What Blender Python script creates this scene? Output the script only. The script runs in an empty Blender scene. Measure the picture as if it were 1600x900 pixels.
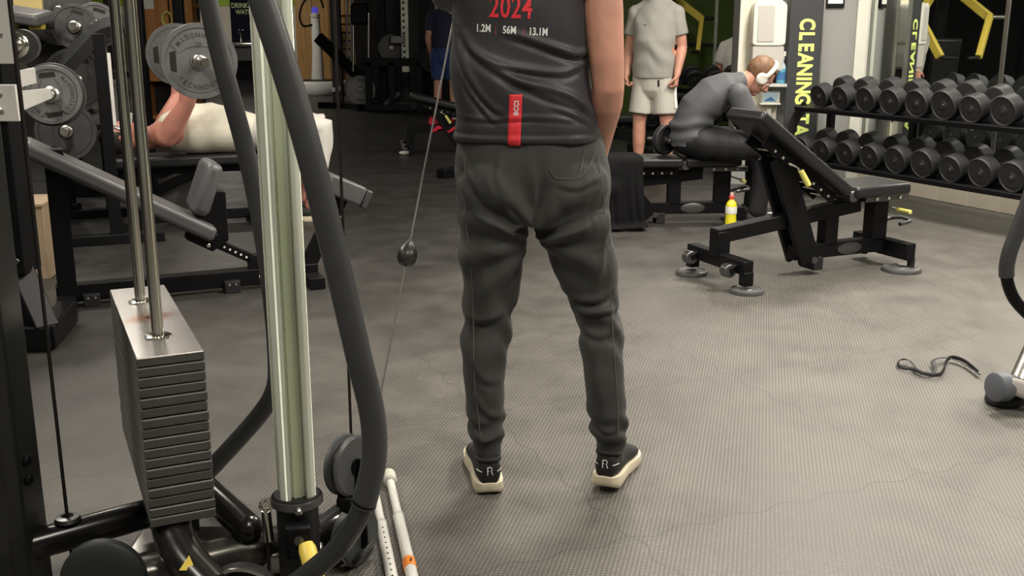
import bpy, bmesh, math, random
import numpy as np
from mathutils import Vector, Matrix, Euler, noise
from mathutils.bvhtree import BVHTree

SC = bpy.context.scene
COL = SC.collection
R = math.radians
random.seed(7)

# ------------------------------------------------------------------ camera
CAM_H = 1.285
PITCH = math.atan(410 / 1650)
cam_d = bpy.data.cameras.new('camera')
cam_d.sensor_width = 36.0
cam_d.lens = 36.0 * 1650 / 1600
cam_d.clip_start = 0.05
cam_d.clip_end = 100
cam = bpy.data.objects.new('camera', cam_d)
COL.objects.link(cam)
cam.location = (0, 0, CAM_H)
cam.rotation_euler = (math.pi / 2 - PITCH, 0, 0)
SC.camera = cam

# ------------------------------------------------------------------ world, exposure
W = bpy.data.worlds.new('world')
SC.world = W
W.use_nodes = True
W.node_tree.nodes['Background'].inputs[0].default_value = (0.9, 0.95, 1.0, 1)
W.node_tree.nodes['Background'].inputs[1].default_value = 0.05
SC.view_settings.view_transform = 'Standard'
SC.view_settings.look = 'None'
SC.view_settings.exposure = 0.28
SC.view_settings.gamma = 1.0
SC.view_settings.use_curve_mapping = False

# ------------------------------------------------------------------ ceiling lamps (the gym's own light)
CEIL = 3.1
LAMPS = [  # x, y, power, yaw
    (-2.6, 1.4, 50, 0), (0.2, 0.8, 28, 0), (2.6, 1.6, 70, 0),
    (-2.6, 4.6, 60, 0), (0.3, 4.6, 66, 0), (2.6, 4.4, 125, 0),
    (-3.0, 7.5, 26, 0), (2.2, 6.9, 90, 0),
    (-5.4, 11.8, 9, 0), (1.7, 10.6, 20, 0),
    (-5.2, 18.6, 58, 0),
]
for (lx, ly, pw, yw) in LAMPS:
    ld = bpy.data.lights.new('lamp_light', 'AREA')
    ld.shape = 'RECTANGLE'
    ld.size = 0.45
    ld.size_y = 1.0
    ld.energy = pw
    ld.color = (1.0, 0.93, 0.82)
    lo = bpy.data.objects.new('lamp_light', ld)
    COL.objects.link(lo)
    lo.location = (lx, ly, CEIL - 0.06)
    lo.rotation_euler = (0, 0, R(yw))

# ------------------------------------------------------------------ helpers
def V(*a):
    return Vector(a if len(a) > 1 else a[0])

_p = PITCH; _c, _s = math.cos(_p), math.sin(_p)
def ray(x, y):
    u = (x - 800) / 1650.0; v = -(y - 450) / 1650.0
    return (u, _c + v * _s, -_s + v * _c)
def fl(x, y, h=0.0):                      # photo point -> place on the level h
    r = ray(x, y); t = (h - CAM_H) / r[2]
    return Vector((r[0] * t, r[1] * t, h))
def at(x, y, Y):                          # photo point -> place at distance Y
    r = ray(x, y); t = Y / r[1]
    return Vector((r[0] * t, Y, CAM_H + r[2] * t))

def frame_of(d, up=(0, 0, 1)):
    d = Vector(d).normalized(); up = Vector(up)
    if abs(d.dot(up.normalized())) > 0.98:
        up = Vector((0, 1, 0)) if abs(d.y) < 0.9 else Vector((1, 0, 0))
    s = d.cross(up).normalized()
    return s, s.cross(d).normalized(), d

class MB:
    def __init__(self):
        self.v = []; self.f = []
    def add(self, vs, fs):
        o = len(self.v)
        self.v += [Vector(p) for p in vs]
        self.f += [tuple(i + o for i in f) for f in fs]
        return self
    def merge(self, m):
        return self.add(m.v, m.f)
    def box(self, c, s, rot=None):
        hx, hy, hz = s[0] / 2, s[1] / 2, s[2] / 2
        vs = [Vector((x, y, z)) for x in (-hx, hx) for y in (-hy, hy) for z in (-hz, hz)]
        if rot is not None:
            M = rot if isinstance(rot, Matrix) else Euler(rot).to_matrix()
            vs = [M @ p for p in vs]
        vs = [p + Vector(c) for p in vs]
        return self.add(vs, [(0, 1, 3, 2), (4, 6, 7, 5), (0, 4, 5, 1), (2, 3, 7, 6), (0, 2, 6, 4), (1, 5, 7, 3)])
    def bb(self, x0, x1, y0, y1, z0, z1):
        return self.box(((x0 + x1) / 2, (y0 + y1) / 2, (z0 + z1) / 2), (abs(x1 - x0), abs(y1 - y0), abs(z1 - z0)))
    def bar(self, p0, p1, w, h, up=(0, 0, 1), taper=None):
        p0, p1 = Vector(p0), Vector(p1)
        s, u, d = frame_of(p1 - p0, up)
        w1, h1 = taper if taper else (w, h)
        vs = [p0 + s * (a * w / 2) + u * (b * h / 2) for a, b in ((-1, -1), (1, -1), (1, 1), (-1, 1))]
        vs += [p1 + s * (a * w1 / 2) + u * (b * h1 / 2) for a, b in ((-1, -1), (1, -1), (1, 1), (-1, 1))]
        return self.add(vs, [(3, 2, 1, 0), (4, 5, 6, 7), (0, 1, 5, 4), (1, 2, 6, 5), (2, 3, 7, 6), (3, 0, 4, 7)])
    def cyl(self, p0, p1, r, r1=None, n=20):
        return self.lathe([(r, 0), (r if r1 is None else r1, (Vector(p1) - Vector(p0)).length)], p0, Vector(p1) - Vector(p0), n)
    def lathe(self, prof, o, ax=(0, 0, 1), n=24, caps=True, up=(0, 0, 1)):
        s, u, d = frame_of(ax, up); o = Vector(o)
        vs = []; fs = []
        for (r, z) in prof:
            for k in range(n):
                a = 2 * math.pi * k / n
                vs.append(o + d * z + (s * math.cos(a) + u * math.sin(a)) * max(r, 1e-5))
        m = len(prof)
        for j in range(m - 1):
            for k in range(n):
                k2 = (k + 1) % n
                fs.append((j * n + k, j * n + k2, (j + 1) * n + k2, (j + 1) * n + k))
        if caps:
            fs.append(tuple(reversed(range(n))))
            fs.append(tuple((m - 1) * n + k for k in range(n)))
        return self.add(vs, fs)
    def loft(self, rings, caps=True, closed=True):
        n = len(rings[0]); vs = [p for r in rings for p in r]; fs = []
        for j in range(len(rings) - 1):
            for k in range(n if closed else n - 1):
                k2 = (k + 1) % n
                fs.append((j * n + k, j * n + k2, (j + 1) * n + k2, (j + 1) * n + k))
        if caps and closed:
            fs.append(tuple(reversed(range(n))))
            fs.append(tuple((len(rings) - 1) * n + k for k in range(n)))
        return self.add(vs, fs)
    def tube(self, pts, r, n=12, caps=True, side=None, closed=False):
        pts = [Vector(p) for p in pts]; m = len(pts)
        rr = r if isinstance(r, (list, tuple)) else [r] * m
        rings = []; prev = None
        for i, p in enumerate(pts):
            if closed:
                t = pts[(i + 1) % m] - pts[i - 1]
            else:
                t = pts[min(i + 1, m - 1)] - pts[max(i - 1, 0)]
            if t.length < 1e-9: t = Vector((0, 0, 1))
            t.normalize()
            if side is not None:
                s = Vector(side) - t * t.dot(Vector(side))
                if s.length < 1e-4: s = frame_of(t)[0]
                s.normalize()
            elif prev is None:
                s = frame_of(t)[0]
            else:
                s = prev - t * t.dot(prev)
                if s.length < 1e-5: s = frame_of(t)[0]
                s.normalize()
            prev = s
            u = t.cross(s)
            a, b = rr[i] if isinstance(rr[i], (list, tuple)) else (rr[i], rr[i])
            rings.append([p + s * (a * math.cos(2 * math.pi * k / n)) + u * (b * math.sin(2 * math.pi * k / n)) for k in range(n)])
        if closed:
            rings.append(rings[0])
        return self.loft(rings, caps=caps and not closed)
    def limb(self, pts, r, n=16, side=None, f0=False, f1=False):
        """tube with rounded ends (closed volume); f0/f1 cut that end flat"""
        pts = [Vector(p) for p in pts]
        rr = [q if isinstance(q, (list, tuple)) else (q, q) for q in (r if isinstance(r, (list, tuple)) else [r] * len(pts))]
        d0 = (pts[0] - pts[1]).normalized(); d1 = (pts[-1] - pts[-2]).normalized()
        P = []; Q = []
        for a in (() if f0 else (0.1, 0.45, 0.8)):
            k = math.sin(a * math.pi / 2)
            h = math.cos(a * math.pi / 2)
            P.append(pts[0] + d0 * (min(rr[0]) * h)); Q.append((rr[0][0] * k, rr[0][1] * k))
        P += pts; Q += rr
        for a in (() if f1 else (0.8, 0.45, 0.1)):
            k = math.sin(a * math.pi / 2); h = math.cos(a * math.pi / 2)
            P.append(pts[-1] + d1 * (min(rr[-1]) * h)); Q.append((rr[-1][0] * k, rr[-1][1] * k))
        return self.tube(P, Q, n, True, side)
    def rings(self, rows, n=28, power=2.0):
        """rows of (cx,cy,cz,rx,ry): horizontal super-ellipse rings lofted"""
        L = []
        for (cx, cy, cz, rx, ry) in rows:
            ring = []
            for k in range(n):
                a = 2 * math.pi * k / n
                c, s = math.cos(a), math.sin(a)
                c = math.copysign(abs(c) ** (2 / power), c); s = math.copysign(abs(s) ** (2 / power), s)
                ring.append(Vector((cx + rx * c, cy + ry * s, cz)))
            L.append(ring)
        return self.loft(L)
    def ball(self, c, r, n=16, m=10, rot=None):
        rx, ry, rz = r if isinstance(r, (list, tuple)) else (r, r, r)
        vs = []; fs = []; c = Vector(c)
        for j in range(m + 1):
            th = math.pi * j / m
            for k in range(n):
                a = 2 * math.pi * k / n
                q = Vector((rx * max(math.sin(th), 1e-3) * math.cos(a), ry * max(math.sin(th), 1e-3) * math.sin(a), rz * math.cos(th)))
                if rot is not None: q = (rot if isinstance(rot, Matrix) else Euler(rot).to_matrix()) @ q
                vs.append(c + q)
        for j in range(m):
            for k in range(n):
                k2 = (k + 1) % n
                fs.append((j * n + k, (j + 1) * n + k, (j + 1) * n + k2, j * n + k2))
        fs.append(tuple(range(n))); fs.append(tuple(reversed([m * n + k for k in range(n)])))
        return self.add(vs, fs)
    def prism(self, poly, o, u, v, t):
        """2-D outline in the plane (u,v) at o, thickness vector t"""
        o, u, v, t = Vector(o), Vector(u), Vector(v), Vector(t); n = len(poly)
        a = [o + u * p[0] + v * p[1] - t / 2 for p in poly]
        b = [q + t for q in a]
        fs = [tuple(reversed(range(n))), tuple(range(n, 2 * n))]
        for k in range(n):
            k2 = (k + 1) % n
            fs.append((k, k2, n + k2, n + k))
        return self.add(a + b, fs)
    def xf(self, M):
        self.v = [M @ p for p in self.v]; return self
    def mesh(self, name='mesh'):
        me = bpy.data.meshes.new(name)
        me.from_pydata([tuple(p) for p in self.v], [], self.f)
        me.update()
        bm = bmesh.new(); bm.from_mesh(me)
        bmesh.ops.recalc_face_normals(bm, faces=bm.faces)
        bm.to_mesh(me); bm.free()
        return me
    def build(self, name, mat, parent=None, bevel=0.0, seg=2, sharp=38, world=False):
        return put(name, self.mesh(name), mat, parent, bevel, seg, sharp, world)

def put(name, me, mat, parent=None, bevel=0.0, seg=2, sharp=38, world=False):
    me.name = name
    if world and parent is not None:
        me.transform(wmat(parent).inverted())
    me.shade_smooth()
    if sharp: me.set_sharp_from_angle(angle=R(sharp))
    if mat is not None and not me.materials: me.materials.append(mat)
    o = bpy.data.objects.new(name, me)
    COL.objects.link(o)
    if parent is not None: o.parent = parent
    if bevel:
        b = o.modifiers.new('bevel', 'BEVEL'); b.width = bevel; b.segments = seg; b.limit_method = 'ANGLE'; b.angle_limit = R(40)
    return o

def wmat(o):
    M = o.matrix_basis.copy()
    return (wmat(o.parent) @ M) if o.parent else M

def tag(o, label=None, cat=None, group=None, kind=None):
    if label: o['label'] = label
    if cat: o['category'] = cat
    if group: o['group'] = group
    if kind: o['kind'] = kind
    return o
def thing(name, label, cat, loc=(0, 0, 0), rz=0.0, group=None):
    o = bpy.data.objects.new(name, None); COL.objects.link(o)
    o.empty_display_size = 0.1
    o.location = loc; o.rotation_euler = (0, 0, rz)
    return tag(o, label, cat, group)
def struct(o):
    o['kind'] = 'structure'; return o
def dup(o, loc=None, rz=None, label=None, group=None, parent=None):
    c = o.copy(); COL.objects.link(c)
    if parent is not None: c.parent = parent
    if loc is not None: c.location = loc
    if rz is not None: c.rotation_euler = (0, 0, rz)
    if label: c['label'] = label
    if group: c['group'] = group
    for ch in list(o.children):
        dup(ch, parent=c)
    return c

def fuse(mb, voxel=0.008, smooth=6, disp=None, factor=0.5):
    """union of overlapping closed volumes into one continuous skin"""
    me = mb.mesh('fuse')
    o = bpy.data.objects.new('fuse_tmp', me); COL.objects.link(o)
    m = o.modifiers.new('r', 'REMESH'); m.mode = 'VOXEL'; m.voxel_size = voxel
    if smooth:
        s = o.modifiers.new('s', 'SMOOTH'); s.factor = factor; s.iterations = smooth
    dg = bpy.context.evaluated_depsgraph_get()
    out = bpy.data.meshes.new_from_object(o.evaluated_get(dg))
    bpy.data.objects.remove(o); bpy.data.meshes.remove(me)
    if disp is not None:
        n = len(out.vertices)
        co = np.empty(n * 3); out.vertices.foreach_get('co', co); co = co.reshape(-1, 3)
        no = np.empty(n * 3); out.vertex_normals.foreach_get('vector', no); no = no.reshape(-1, 3)
        co = co + no * disp(co, no)[:, None]
        out.vertices.foreach_set('co', co.ravel()); out.update()
    out.materials.clear()
    return out

def spline(pts, n=8):
    """Catmull-Rom through the points"""
    P = [Vector(p) for p in pts]; out = []
    for i in range(len(P) - 1):
        a = P[max(i - 1, 0)]; b = P[i]; c = P[i + 1]; d = P[min(i + 2, len(P) - 1)]
        for k in range(n):
            t = k / n
            out.append(0.5 * ((2 * b) + (c - a) * t + (2 * a - 5 * b + 4 * c - d) * t * t + (3 * b - a - 3 * c + d) * t ** 3))
    out.append(P[-1]); return out

_txt = {}
def text_mesh(s, size=1.0, bold=0.0, extrude=0.0, align='CENTER', width=1.0):
    cu = bpy.data.curves.new('txt', 'FONT'); cu.body = s; cu.size = size; cu.align_x = align; cu.align_y = 'CENTER'
    cu.offset = bold; cu.extrude = extrude; cu.resolution_u = 3; cu.space_character = 1.05
    o = bpy.data.objects.new('txt', cu); COL.objects.link(o)
    dg = bpy.context.evaluated_depsgraph_get()
    me = bpy.data.meshes.new_from_object(o.evaluated_get(dg))
    bpy.data.objects.remove(o); bpy.data.curves.remove(cu)
    if width != 1.0: me.transform(Matrix.Diagonal((width, 1, 1, 1)))
    me.materials.clear()
    return me
def text_on(name, s, size, mat, parent, o, u, v, bold=0.0, width=1.0, world=False, extrude=0.0008):
    """flat lettering at o, reading along u, upright along v"""
    me = text_mesh(s, size, bold, extrude, 'CENTER', width)
    u = Vector(u).normalized(); v = Vector(v).normalized(); w = u.cross(v)
    M = Matrix(((u.x, v.x, w.x, o[0]), (u.y, v.y, w.y, o[1]), (u.z, v.z, w.z, o[2]), (0, 0, 0, 1)))
    me.transform(M)
    return put(name, me, mat, parent, sharp=0, world=world)

# ------------------------------------------------------------------ materials
def mat(name, col, rough=0.5, metal=0.0, var=0.0, vscale=6.0, bump=0.0, bscale=60.0, coat=0.0, emit=None, estr=0.0, spec=0.5, detail=4.0, trans=0.0, alpha=1.0, sheen=0.0):
    m = bpy.data.materials.new(name); m.use_nodes = True
    nt = m.node_tree; N = nt.nodes; L = nt.links; b = N['Principled BSDF']
    b.inputs['Base Color'].default_value = (*col, 1)
    b.inputs['Roughness'].default_value = rough
    b.inputs['Metallic'].default_value = metal
    b.inputs['Specular IOR Level'].default_value = spec
    b.inputs['Coat Weight'].default_value = coat
    if sheen: b.inputs['Sheen Weight'].default_value = sheen
    if trans: b.inputs['Transmission Weight'].default_value = trans
    if alpha < 1: b.inputs['Alpha'].default_value = alpha
    if emit:
        b.inputs['Emission Color'].default_value = (*emit, 1); b.inputs['Emission Strength'].default_value = estr
    tc = N.new('ShaderNodeTexCoord')
    if var:
        nz = N.new('ShaderNodeTexNoise'); nz.inputs['Scale'].default_value = vscale; nz.inputs['Detail'].default_value = detail
        L.new(tc.outputs['Object'], nz.inputs['Vector'])
        rp = N.new('ShaderNodeValToRGB')
        rp.color_ramp.elements[0].position = 0.3; rp.color_ramp.elements[1].position = 0.72
        rp.color_ramp.elements[0].color = (*[max(0, c * (1 - var)) for c in col], 1)
        rp.color_ramp.elements[1].color = (*[min(1, c * (1 + var)) for c in col], 1)
        L.new(nz.outputs['Fac'], rp.inputs['Fac']); L.new(rp.outputs['Color'], b.inputs['Base Color'])
    if bump:
        nb = N.new('ShaderNodeTexNoise'); nb.inputs['Scale'].default_value = bscale; nb.inputs['Detail'].default_value = 3
        L.new(tc.outputs['Object'], nb.inputs['Vector'])
        bp = N.new('ShaderNodeBump'); bp.inputs['Strength'].default_value = bump; bp.inputs['Distance'].default_value = 0.004
        L.new(nb.outputs['Fac'], bp.inputs['Height']); L.new(bp.outputs['Normal'], b.inputs['Normal'])
    return m

M = {}
M['black'] = mat('black_powder_coat', (0.006, 0.006, 0.007), 0.42, bump=0.05, bscale=300, spec=0.17)
M['blackgloss'] = mat('black_gloss_paint', (0.014, 0.013, 0.012), 0.22, var=0.2)
M['greytube'] = mat('charcoal_tube', (0.045, 0.047, 0.048), 0.42, var=0.1, bump=0.04, bscale=200)
M['rubber'] = mat('black_rubber', (0.019, 0.019, 0.020), 0.55, bump=0.1, bscale=220, spec=0.35)
M['padblack'] = mat('black_upholstery', (0.018, 0.018, 0.019), 0.36, bump=0.10, bscale=160, spec=0.35)
M['padgrey'] = mat('grey_upholstery', (0.09, 0.09, 0.093), 0.38, var=0.12, bump=0.10, bscale=160)
M['chrome'] = mat('chrome', (0.80, 0.78, 0.70), 0.16, 1.0)
M['steel'] = mat('brushed_steel', (0.62, 0.60, 0.57), 0.30, 1.0, var=0.12, vscale=12, bump=0.04, bscale=90)
M['darksteel'] = mat('dark_steel', (0.16, 0.16, 0.16), 0.38, 0.9)
M['alu'] = mat('anodised_aluminium', (0.72, 0.76, 0.64), 0.42, 0.3, var=0.06, vscale=4)
M['alugreen'] = mat('aluminium_channel', (0.55, 0.62, 0.42), 0.45, 0.2, var=0.06, vscale=4)
M['plate'] = mat('grey_cast_plate', (0.13, 0.13, 0.13), 0.42, 0.25, var=0.18, vscale=10, bump=0.12, bscale=140)
M['platedark'] = mat('dark_cast_plate', (0.06, 0.06, 0.06), 0.45, 0.2, var=0.2, vscale=10, bump=0.12, bscale=140)
M['stack'] = mat('weight_plate_edge', (0.105, 0.105, 0.095), 0.45, 0.35, var=0.12, vscale=9, bump=0.06, bscale=120)
M['white'] = mat('white_paint', (0.68, 0.67, 0.63), 0.4, var=0.05)
M['cream'] = mat('cream_paint', (0.74, 0.70, 0.56), 0.5, var=0.04)
M['whiteplastic'] = mat('white_plastic', (0.74, 0.72, 0.64), 0.3)
M['greyplastic'] = mat('grey_plastic', (0.52, 0.50, 0.46), 0.3)
M['yellow'] = mat('yellow_grip', (0.80, 0.62, 0.10), 0.4, var=0.06)
M['yellowpale'] = mat('pale_yellow_grip', (0.80, 0.74, 0.20), 0.4)
M['lime'] = mat('lime_print', (0.72, 0.85, 0.22), 0.6)
M['red'] = mat('red_print', (0.80, 0.035, 0.05), 0.6)
M['whiteprint'] = mat('white_print', (0.80, 0.80, 0.78), 0.6)
M['skin'] = mat('skin', (0.60, 0.30, 0.21), 0.48, var=0.16, vscale=9, bump=0.06, bscale=120)
M['skinpink'] = mat('pink_skin', (0.62, 0.27, 0.20), 0.45, var=0.18, vscale=9, bump=0.06, bscale=120)
M['tee'] = mat('charcoal_tee', (0.030, 0.029, 0.033), 0.50, var=0.25, vscale=5, bump=0.08, bscale=320, sheen=0.04)
M['trousers'] = mat('dark_grey_jersey', (0.040, 0.041, 0.037), 0.8, var=0.25, vscale=6, bump=0.14, bscale=380, sheen=0.06)
M['seam'] = mat('seam_thread', (0.12, 0.12, 0.11), 0.8)
M['shoeblack'] = mat('black_knit_shoe', (0.012, 0.012, 0.012), 0.7, bump=0.3, bscale=300)
M['sole'] = mat('cream_sole', (0.78, 0.70, 0.52), 0.55, var=0.12, vscale=14, bump=0.1, bscale=60)
M['teegrey'] = mat('light_grey_tee', (0.36, 0.35, 0.32), 0.8, var=0.08, vscale=7, bump=0.1, bscale=300)
M['shortsgrey'] = mat('pale_grey_shorts', (0.54, 0.52, 0.46), 0.8, var=0.06, bump=0.08, bscale=300)
M['longsleeve'] = mat('slate_long_sleeve', (0.075, 0.078, 0.085), 0.7, var=0.15, vscale=7, bump=0.1, bscale=300)
M['trackblack'] = mat('black_track_trousers', (0.014, 0.014, 0.016), 0.6, spec=0.3, var=0.2, bump=0.1, bscale=200)
M['creamtee'] = mat('cream_vest', (0.72, 0.68, 0.56), 0.8, var=0.08, vscale=12, bump=0.15, bscale=160)
M['whiteshorts'] = mat('off_white_shorts', (0.66, 0.64, 0.59), 0.8, var=0.06, bump=0.1, bscale=160)
M['blueshorts'] = mat('blue_shorts', (0.03, 0.055, 0.18), 0.8)
M['navy'] = mat('navy_shirt', (0.02, 0.025, 0.06), 0.8)
M['hairbrown'] = mat('brown_hair', (0.17, 0.085, 0.04), 0.6, var=0.35, vscale=40, bump=0.6, bscale=90)
M['hairdark'] = mat('dark_hair', (0.03, 0.022, 0.018), 0.6, var=0.35, vscale=40, bump=0.6, bscale=90)
M['towel'] = mat('black_towel', (0.007, 0.007, 0.008), 0.9, bump=0.4, bscale=260, spec=0.15)
M['wood'] = None
M['orangewood'] = None
M['orange'] = mat('orange_band', (0.85, 0.24, 0.02), 0.5)
M['eye'] = mat('eye_white', (0.8, 0.78, 0.74), 0.3)
M['iris'] = mat('iris_brown', (0.05, 0.03, 0.02), 0.3)
M['drink'] = mat('yellow_drink', (0.80, 0.72, 0.03), 0.15, coat=0.3)
M['redcap'] = mat('red_cap', (0.75, 0.10, 0.08), 0.4)
M['pink'] = mat('pale_pink_plastic', (0.78, 0.50, 0.46), 0.4)
M['blueliquid'] = mat('blue_liquid', (0.10, 0.36, 0.50), 0.2, coat=0.3)
M['bluelabel'] = mat('blue_label', (0.05, 0.16, 0.36), 0.4)
M['paleblue'] = mat('pale_blue_plastic', (0.45, 0.60, 0.66), 0.3)
M['green'] = mat('lime_green_paint', (0.26, 0.42, 0.03), 0.6, var=0.05)
M['darkgreen'] = mat('dark_green_paint', (0.075, 0.13, 0.012), 0.55, var=0.1, vscale=1.5)
M['wallgrey'] = mat('grey_wall_paint', (0.27, 0.27, 0.26), 0.6, var=0.04, vscale=2)
M['wallwhite'] = mat('white_wall_paint', (0.60, 0.60, 0.53), 0.55, var=0.04, vscale=2)
M['wallcream'] = mat('cream_wall_paint', (0.55, 0.50, 0.41), 0.6, var=0.06, vscale=2)
M['walldark'] = mat('dark_wall_paint', (0.018, 0.018, 0.019), 0.5, var=0.1, vscale=2)
M['banner'] = mat('charcoal_banner', (0.032, 0.034, 0.036), 0.5)
M['tilecream'] = mat('cream_tile', (0.60, 0.55, 0.45), 0.35, var=0.06, vscale=3)
M['grout'] = mat('pale_grout', (0.72, 0.68, 0.60), 0.7)
M['mirror'] = mat('mirror_glass', (0.72, 0.75, 0.73), 0.015, 1.0)
M['ceiling'] = mat('ceiling_paint', (0.30, 0.30, 0.29), 0.9, var=0.04)
M['lampwhite'] = mat('lamp_diffuser', (0.9, 0.9, 0.88), 0.5, emit=(1.0, 0.93, 0.82), estr=3.0)
M['screen'] = mat('dark_screen', (0.006, 0.007, 0.012), 0.12)
M['blueled'] = mat('blue_cap', (0.06, 0.05, 0.35), 0.4, emit=(0.15, 0.12, 0.9), estr=0.25)
M['fabricred'] = mat('red_fabric', (0.70, 0.02, 0.05), 0.8, bump=0.2, bscale=90)
M['cable'] = mat('steel_cable', (0.20, 0.195, 0.18), 0.42, 0.6)
M['cableblack'] = mat('black_cable', (0.012, 0.010, 0.008), 0.4)
M['paper'] = mat('white_paper', (0.78, 0.77, 0.72), 0.8)

def wood_mat(name, c0, c1, scale=3.0, rough=0.5):
    m = bpy.data.materials.new(name); m.use_nodes = True
    nt = m.node_tree; N = nt.nodes; L = nt.links; b = N['Principled BSDF']; b.inputs['Roughness'].default_value = rough
    tc = N.new('ShaderNodeTexCoord'); mp = N.new('ShaderNodeMapping'); mp.inputs['Scale'].default_value = (scale * 3, scale * 3, scale * 0.35)
    nz = N.new('ShaderNodeTexNoise'); nz.inputs['Scale'].default_value = 2.0; nz.inputs['Detail'].default_value = 6; nz.inputs['Distortion'].default_value = 0.6
    rp = N.new('ShaderNodeValToRGB'); rp.color_ramp.elements[0].color = (*c0, 1); rp.color_ramp.elements[1].color = (*c1, 1)
    rp.color_ramp.elements[0].position = 0.35; rp.color_ramp.elements[1].position = 0.7
    L.new(tc.outputs['Object'], mp.inputs['Vector']); L.new(mp.outputs['Vector'], nz.inputs['Vector'])
    L.new(nz.outputs['Fac'], rp.inputs['Fac']); L.new(rp.outputs['Color'], b.inputs['Base Color'])
    return m
M['wood'] = wood_mat('oak_panel', (0.36, 0.19, 0.055), (0.50, 0.29, 0.10))
M['orangewood'] = wood_mat('orange_wood', (0.42, 0.17, 0.045), (0.56, 0.26, 0.08))
M['plywood'] = wood_mat('plywood', (0.30, 0.22, 0.14), (0.38, 0.29, 0.19))

def floor_mat():
    m = bpy.data.materials.new('studded_rubber_floor'); m.use_nodes = True
    nt = m.node_tree; N = nt.nodes; L = nt.links; b = N['Principled BSDF']
    tc = N.new('ShaderNodeTexCoord')
    def noise_(scale, detail, rough=0.5):
        n = N.new('ShaderNodeTexNoise'); n.inputs['Scale'].default_value = scale; n.inputs['Detail'].default_value = detail
        n.inputs['Roughness'].default_value = rough
        L.new(tc.outputs['Object'], n.inputs['Vector']); return n
    def math_(op, a, bb=None):
        n = N.new('ShaderNodeMath'); n.operation = op
        for i, q in enumerate((a, bb)):
            if q is None: continue
            if isinstance(q, (int, float)): n.inputs[i].default_value = q
            else: L.new(q, n.inputs[i])
        return n.outputs[0]
    def ramp(src, p0, c0, p1, c1):
        r = N.new('ShaderNodeValToRGB'); e = r.color_ramp.elements
        e[0].position = p0; e[0].color = (*c0, 1); e[1].position = p1; e[1].color = (*c1, 1)
        L.new(src, r.inputs['Fac']); return r.outputs['Color']
    n1 = noise_(0.8, 6, 0.6); n2 = noise_(5.0, 5, 0.65); n3 = noise_(60.0, 2)
    # dust plus light falloff painted into the colour: pale front right, darker back left
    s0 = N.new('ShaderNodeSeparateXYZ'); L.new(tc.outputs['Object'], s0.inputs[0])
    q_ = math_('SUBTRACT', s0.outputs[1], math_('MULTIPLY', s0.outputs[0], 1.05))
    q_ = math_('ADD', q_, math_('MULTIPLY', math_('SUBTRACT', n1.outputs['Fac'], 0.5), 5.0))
    dust_and_light = N.new('ShaderNodeMapRange'); dust_and_light.interpolation_type = 'SMOOTHSTEP'
    dust_and_light.inputs['From Min'].default_value = 7.8; dust_and_light.inputs['From Max'].default_value = 1.2
    L.new(q_, dust_and_light.inputs['Value'])
    c1 = ramp(dust_and_light.outputs[0], 0.0, (0.034, 0.033, 0.031), 1.0, (0.155, 0.147, 0.134))
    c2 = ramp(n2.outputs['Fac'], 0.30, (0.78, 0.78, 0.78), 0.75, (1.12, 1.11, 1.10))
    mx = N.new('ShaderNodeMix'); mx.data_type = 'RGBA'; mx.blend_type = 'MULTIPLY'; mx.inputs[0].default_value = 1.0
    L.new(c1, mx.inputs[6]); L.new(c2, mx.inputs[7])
    # worn scuffs, pale specks
    vo = N.new('ShaderNodeTexVoronoi'); vo.inputs['Scale'].default_value = 7.0; L.new(tc.outputs['Object'], vo.inputs['Vector'])
    sp = math_('LESS_THAN', vo.outputs['Distance'], 0.018)
    mx2 = N.new('ShaderNodeMix'); mx2.data_type = 'RGBA'; L.new(sp, mx2.inputs[0]); L.new(mx.outputs[2], mx2.inputs[6]); mx2.inputs[7].default_value = (0.32, 0.31, 0.29, 1)
    # faint wavy joints between the rubber mats, grime gathered in them
    sj = N.new('ShaderNodeSeparateXYZ'); L.new(tc.outputs['Object'], sj.inputs[0])
    def joint(p, q, off):
        wv = math_('MULTIPLY', math_('SINE', math_('MULTIPLY', q, 38.0)), 0.012)
        f_ = math_('FRACT', math_('ADD', math_('ADD', p, wv), off))
        return math_('LESS_THAN', math_('ABSOLUTE', math_('SUBTRACT', f_, 0.5)), 0.0035)
    ca_, sa_ = math.cos(R(24)), math.sin(R(24))
    pu = math_('ADD', math_('MULTIPLY', sj.outputs[0], ca_), math_('MULTIPLY', sj.outputs[1], sa_))
    pv = math_('SUBTRACT', math_('MULTIPLY', sj.outputs[1], ca_), math_('MULTIPLY', sj.outputs[0], sa_))
    jn = math_('MAXIMUM', joint(pu, pv, .2), joint(pv, pu, .35))
    jm = math_('MULTIPLY', jn, math_('MULTIPLY', n2.outputs['Fac'], 0.55))
    mxj = N.new('ShaderNodeMix'); mxj.data_type = 'RGBA'; L.new(jm, mxj.inputs[0]); L.new(mx2.outputs[2], mxj.inputs[6]); mxj.inputs[7].default_value = (0.03, 0.03, 0.028, 1)
    # raised diamond studs
    sx = N.new('ShaderNodeSeparateXYZ'); L.new(tc.outputs['Object'], sx.inputs[0])
    k = math.pi / 0.0095
    a = math_('SINE', math_('MULTIPLY', math_('ADD', sx.outputs[0], math_('MULTIPLY', sx.outputs[1], 0.62)), k))
    c = math_('SINE', math_('MULTIPLY', math_('SUBTRACT', math_('MULTIPLY', sx.outputs[0], 0.62), sx.outputs[1]), k))
    st = math_('MAXIMUM', math_('MULTIPLY', a, c), 0.0)
    # the studs catch dust on their crowns
    mx3 = N.new('ShaderNodeMix'); mx3.data_type = 'RGBA'; mx3.blend_type = 'MULTIPLY'; mx3.inputs[0].default_value = 1.0
    L.new(mxj.outputs[2], mx3.inputs[6])
    L.new(ramp(st, 0.0, (0.80, 0.80, 0.80), 0.9, (1.75, 1.72, 1.68)), mx3.inputs[7])
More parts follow.
